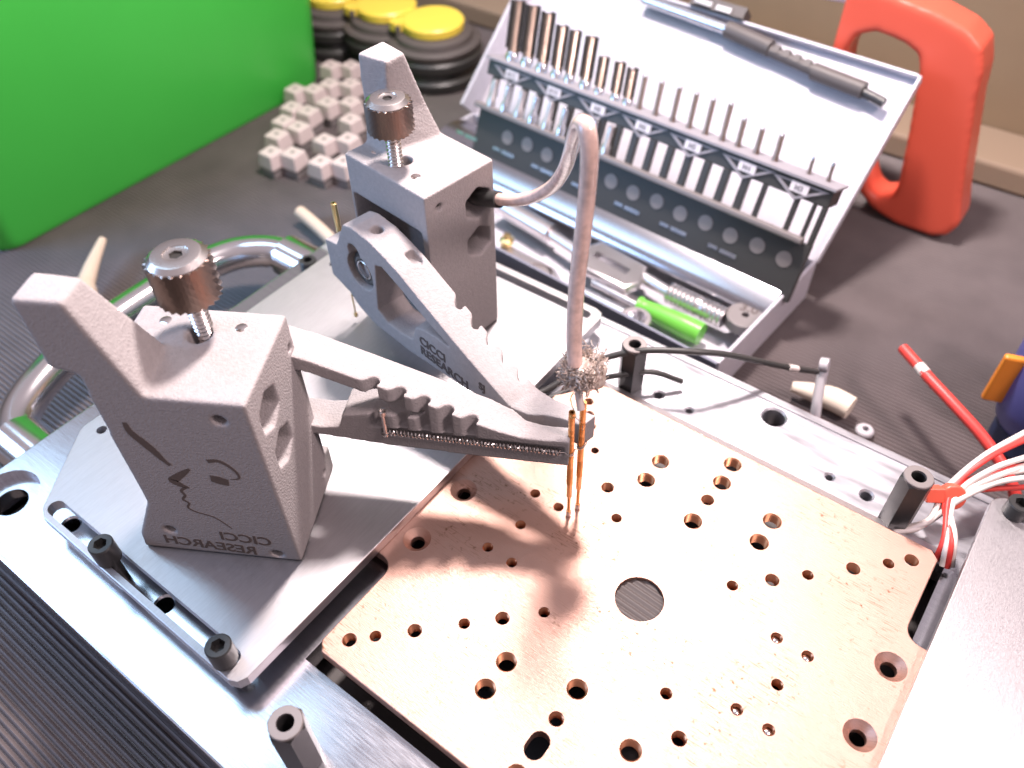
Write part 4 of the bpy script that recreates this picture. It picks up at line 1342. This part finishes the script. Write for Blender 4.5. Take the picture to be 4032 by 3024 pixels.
# stub taps in the lower shelf on the left
for i in range(9):
    a_ = 7.65 + i * 0.66
    b_ = rpt(a_, 1.5, -0.10)
    t = thing('tap_shank', 'short steel shank in the lower shelf, ' + ords[i] + ' from the looped cable', 'tap shank', tuple(b_), 0, 'short shanks in the lower shelf of the rack')
    t.rotation_euler = VR.to_track_quat('Z', 'Y').to_euler()
    bm = NB()
    lathe(bm, [(0.17, 0.2), (0.17, 0.55), (0.12, 0.62), (0.12, 1.15), (0.09, 1.22)], 14)
    obj('shank', bm, M_BLUEST if i % 2 else M_HSTEEL, t, 35)

# tool clipped along the top of the lid
tw = thing('ratchet_tool', 'black and steel ratchet tool clipped along the top of the lid', 'tool', tuple(lpt(4, 5.9, 0)))
to_ = lpt(4, 5.9, 0)
def lcyl(bm, a0, v0_, a1, v1_, r, n=20, nn=-0.12):
    p0, p1 = lpt(a0, v0_, nn) - to_, lpt(a1, v1_, nn) - to_
    tube(bm, [p0, p1], r, n, 0)
bm = NB(); lcyl(bm, 10.4, 6.30, 6.7, 6.16, 0.20)
obj('steel_shaft', bm, M_BLUEST, tw, 50)
bm = NB(); lcyl(bm, 6.78, 6.17, 4.95, 5.98, 0.30)
obj('collar', bm, M_DGREY, tw, 50)
bm = NB()
lcyl(bm, 4.93, 5.90, 3.2, 5.72, 0.20)
for i in range(4):
    p = 4.75 - i * 0.42
    lbox(bm, p - 0.16, p + 0.06, 5.80 - 0.04 * i, 6.10 - 0.05 * i, -0.34, -0.05, to_)
obj('toothed_sleeve', bm, M_DGREY, tw, 40)
bm = NB(); lcyl(bm, 3.2, 5.70, 1.34, 5.60, 0.285)
obj('grip', bm, M_DGREY, tw, 50)
bm = NB(); lcyl(bm, 1.36, 5.55, 0.55, 5.42, 0.16)
obj('end_rod', bm, M_BLACKM, tw, 50)

# loose tools in the tray
ZT = ZM + 0.13
def tray_at(a_, b_): return H + AV * a_ + BV * b_
ts = thing('tap_wrench', 'bright steel tap wrench with a slotted centre lying in the tray', 'tap wrench', (-7.50, 11.16, -1.95))
o0 = Vector((-7.50, 11.16, -1.95))
zt = -1.95
def tpt(x): return Vector(x) - o0
bm = NB()
c4 = [(-9.09, 11.43, -1.95), (-8.58, 12.29, -1.95), (-6.54, 12.00, -1.95), (-6.30, 11.13, -1.95), (-6.59, 10.57, -1.95), (-8.39, 10.67, -1.95)]
prism(bm, [(tpt(p).x, tpt(p).y) for p in c4], -0.35, 0.0)
me = bevel(to_mesh(bm, 'wrench_body', 0), 0.10, 2)
cb = NB()
c5 = [(-8.39, 11.39, -1.95), (-8.38, 11.68, -1.95), (-6.94, 11.50, -1.95), (-6.94, 11.20, -1.95)]
prism(cb, [(tpt(p).x, tpt(p).y) for p in c5], -1, 1)
me = cut(me, to_mesh(cb, 'c', 0)); smooth(me, 19)
link('wrench_body', me, M_HSTEEL, ts)
bm = NB()
tube(bm, [tpt((-6.49, 11.64, -2.15)), tpt((-5.29, 11.41, -2.15))], 0.2, 18, 0)
obj('neck', bm, M_HSTEEL, ts, 50)
bm = NB()
A0, A1 = tpt((-5.39, 11.43, -2.15)), tpt((-3.32, 11.35, -2.15))
n_k = 26
pts = [A0.lerp(A1, i / n_k) for i in range(n_k + 1)]
tube(bm, pts, lambda t: 0.36 if int(t * n_k) % 2 else 0.33, 18, 0)
obj('knurled_handle', bm, M_HSTEEL, ts, 25)
bm = NB()
tube(bm, [tpt((-8.90, 11.47, -2.15)), tpt((-10.42, 11.80, -2.15))], 0.2, 18, 0)
tube(bm, [tpt((-10.42, 11.80, -2.15)), tpt((-13.04, 12.22, -2.15))], 0.34, 18, 0)
obj('far_handle', bm, M_HSTEEL, ts, 50)

sd = thing('screwdriver', 'small screwdriver with a light green handle lying in the tray', 'screwdriver', (-4.77, 10.52, -2.35))
o1 = Vector((-4.77, 10.52, -2.35))
bm = NB()
P_ = [(-5.99, 10.48, -2.35), (-5.63, 10.51, -2.35), (-5.10, 10.50, -2.35), (-4.32, 10.48, -2.35), (-3.65, 10.46, -2.35)]
tube(bm, [tuple(Vector(p) - o1) for p in P_], lambda t: 0.27 + 0.10 * (t > 0.25) * min(1, (t - 0.25) * 2) + (0.05 if t < 0.12 else 0), 18, 6)
obj('handle', bm, M_LGREEN, sd, 50)
bm = NB()
tube(bm, [tuple(Vector((-7.88, 10.65, -2.40)) - o1), tuple(Vector((-5.95, 10.47, -2.35)) - o1)], 0.12, 14, 0)
obj('blade', bm, M_HSTEEL, sd, 50)

def ring_die(c, ro_, ri, h_, label, txt=None, mtl=M_HSTEEL, holes_=True):
    t = thing('thread_die', label, 'die', c, 0, 'round dies in the tray')
    bm = NB()
    prism(bm, circ(0, 0, ro_, 36), 0, h_)
    me = bevel(to_mesh(bm, 'ring', 0), 0.04, 2, 50)
    cb = NB()
    prism(cb, circ(0, 0, ri, 24), -1, 2)
    if holes_:
        for k_ in range(4):
            w_ = k_ * PI / 2 + 0.4
            prism(cb, circ(ri * 1.25 * math.cos(w_), ri * 1.25 * math.sin(w_), ri * 0.5, 14), -1.1, 2.1)
    me = cut(me, to_mesh(cb, 'c', 0)); smooth(me, 19)
    link('ring', me, mtl, t)
    if txt:
        tm = text_mesh(txt, 0.5, 0.006, 'number')
        tm.transform(T3(0.0, ro_ * 0.28, h_ + 0.004) @ RZ(R(8)))
        link('number', tm, M_BURN2, t)
    return t
ring_die((-2.77, 11.62, -2.30), 0.60, 0.12, 0.4, 'die stamped 3.0 in the corner of the tray', '3.0', M_GREYP, False)
ring_die((-2.72, 10.29, -2.30), 0.58, 0.15, 0.4, 'die with one small hole at the front corner of the tray')
ring_die((-4.16, 9.56, -2.30), 0.66, 0.16, 0.4, 'bright die in front of the green screwdriver')
ring_die((-5.54, 9.48, -2.30), 0.52, 0.36, 0.4, 'open ring die left of the green screwdriver', None, M_HSTEEL, False)
ds = thing('die_stock', 'flat steel die stock with a round opening, left part of the tray', 'die stock', (-9.84, 9.86, -2.30))
o2 = Vector((-9.84, 9.86, -2.30))
bm = NB()
q = [(-11.71, 10.61, -2.30), (-9.26, 10.43, -2.30), (-8.36, 9.71, -2.30), (-8.29, 8.75, -2.30), (-10.40, 9.00, -2.30), (-11.35, 9.72, -2.30)]
prism(bm, [((Vector(p) - o2).x, (Vector(p) - o2).y) for p in q], -0.3, 0.0)
me = bevel(to_mesh(bm, 'stock_body', 0), 0.06, 2)
cb = NB()
cq = Vector((-9.66, 9.83, -2.30)) - o2
prism(cb, circ(cq.x, cq.y, 0.58, 30), -1, 1)
cq = Vector((-8.62, 9.91, -2.30)) - o2
prism(cb, circ(cq.x, cq.y, 0.14, 16), -1, 1)
me = cut(me, to_mesh(cb, 'c', 0)); smooth(me, 19)
link('stock_body', me, M_HSTEEL, ds)
bm = NB()
prism(bm, circ(0.05, 0.0, 0.56, 30), -0.30, -0.12)
obj('die_insert', bm, M_GREYP, ds, 40)
bm = NB()
lathe(bm, [(0.24, -0.05), (0.26, 0.12), (0.14, 0.2), (0.14, 0.3)], 18, T3(*(Vector((-11.45, 10.54, -2.20)) - o2)))
obj('brass_screw', bm, M_BRASSY, ds, 40)
rb_ = thing('steel_rod', 'bright steel rod lying across the middle of the tray', 'rod', (-8.89, 9.33, -2.20))
bm = NB()
o3 = Vector((-8.89, 9.33, -2.20))
tube(bm, [tuple(Vector((-7.90, 9.81, -2.20)) - o3), tuple(Vector((-5.67, 9.67, -2.20)) - o3)], 0.22, 18, 0)
obj('rod_body', bm, M_BLUEST, rb_, 50)

# ------------------------------------------------------------------ red hacksaw handle behind the case
saw = thing('hacksaw', 'hacksaw with a big red plastic D-handle standing behind the case', 'hacksaw', (-1.3, 21.5, ZM))
bm = NB()
outer = [(-4.9, 4.75), (-4.2, 4.95), (-1.9, 4.62), (-0.9, 4.35), (-0.3, 3.95), (0.0, 3.2), (0.15, 2.2), (0.9, -1.0), (1.25, -2.2), (1.0, -2.75), (0.5, -3.0), (-0.8, -3.0), (-1.8, -2.7), (-2.5, -2.2), (-2.7, -1.2), (-2.3, -0.8), (-4.9, 1.8)]
inner = [(-4.4, 2.75), (-4.2, 3.35), (-3.6, 3.62), (-2.7, 3.5), (-2.1, 3.25), (-1.88, 2.7), (-1.5, 0.4), (-1.22, -1.5), (-1.3, -1.95), (-1.75, -2.2), (-2.1, -2.0), (-2.4, -1.45), (-3.3, -0.1), (-4.3, 1.6)]
prism(bm, [(p[0] + 1.3, p[1] - ZM) for p in outer], -0.75, 0.75, XZ)
me = to_mesh(bm, 'handle', 0)
bm = NB()
prism(bm, [(p[0] + 1.3, p[1] - ZM) for p in inner], -2, 2, XZ)
me = cut(me, to_mesh(bm, 'c', 0))
me = evaluated(me, [('REMESH', dict(mode='VOXEL', voxel_size=0.085)), ('SMOOTH', dict(factor=0.5, iterations=14))])
smooth(me, 80)
link('handle', me, M_RED, saw)
bm = NB()
box(bm, -14.0, -2.2, -0.28, 0.28, 7.35, 8.5, RY(R(-3)))
me = bevel(to_mesh(bm, 'frame_bar', 0), 0.12, 3); smooth(me, 19)
link('frame_bar', me, M_CASE, saw)
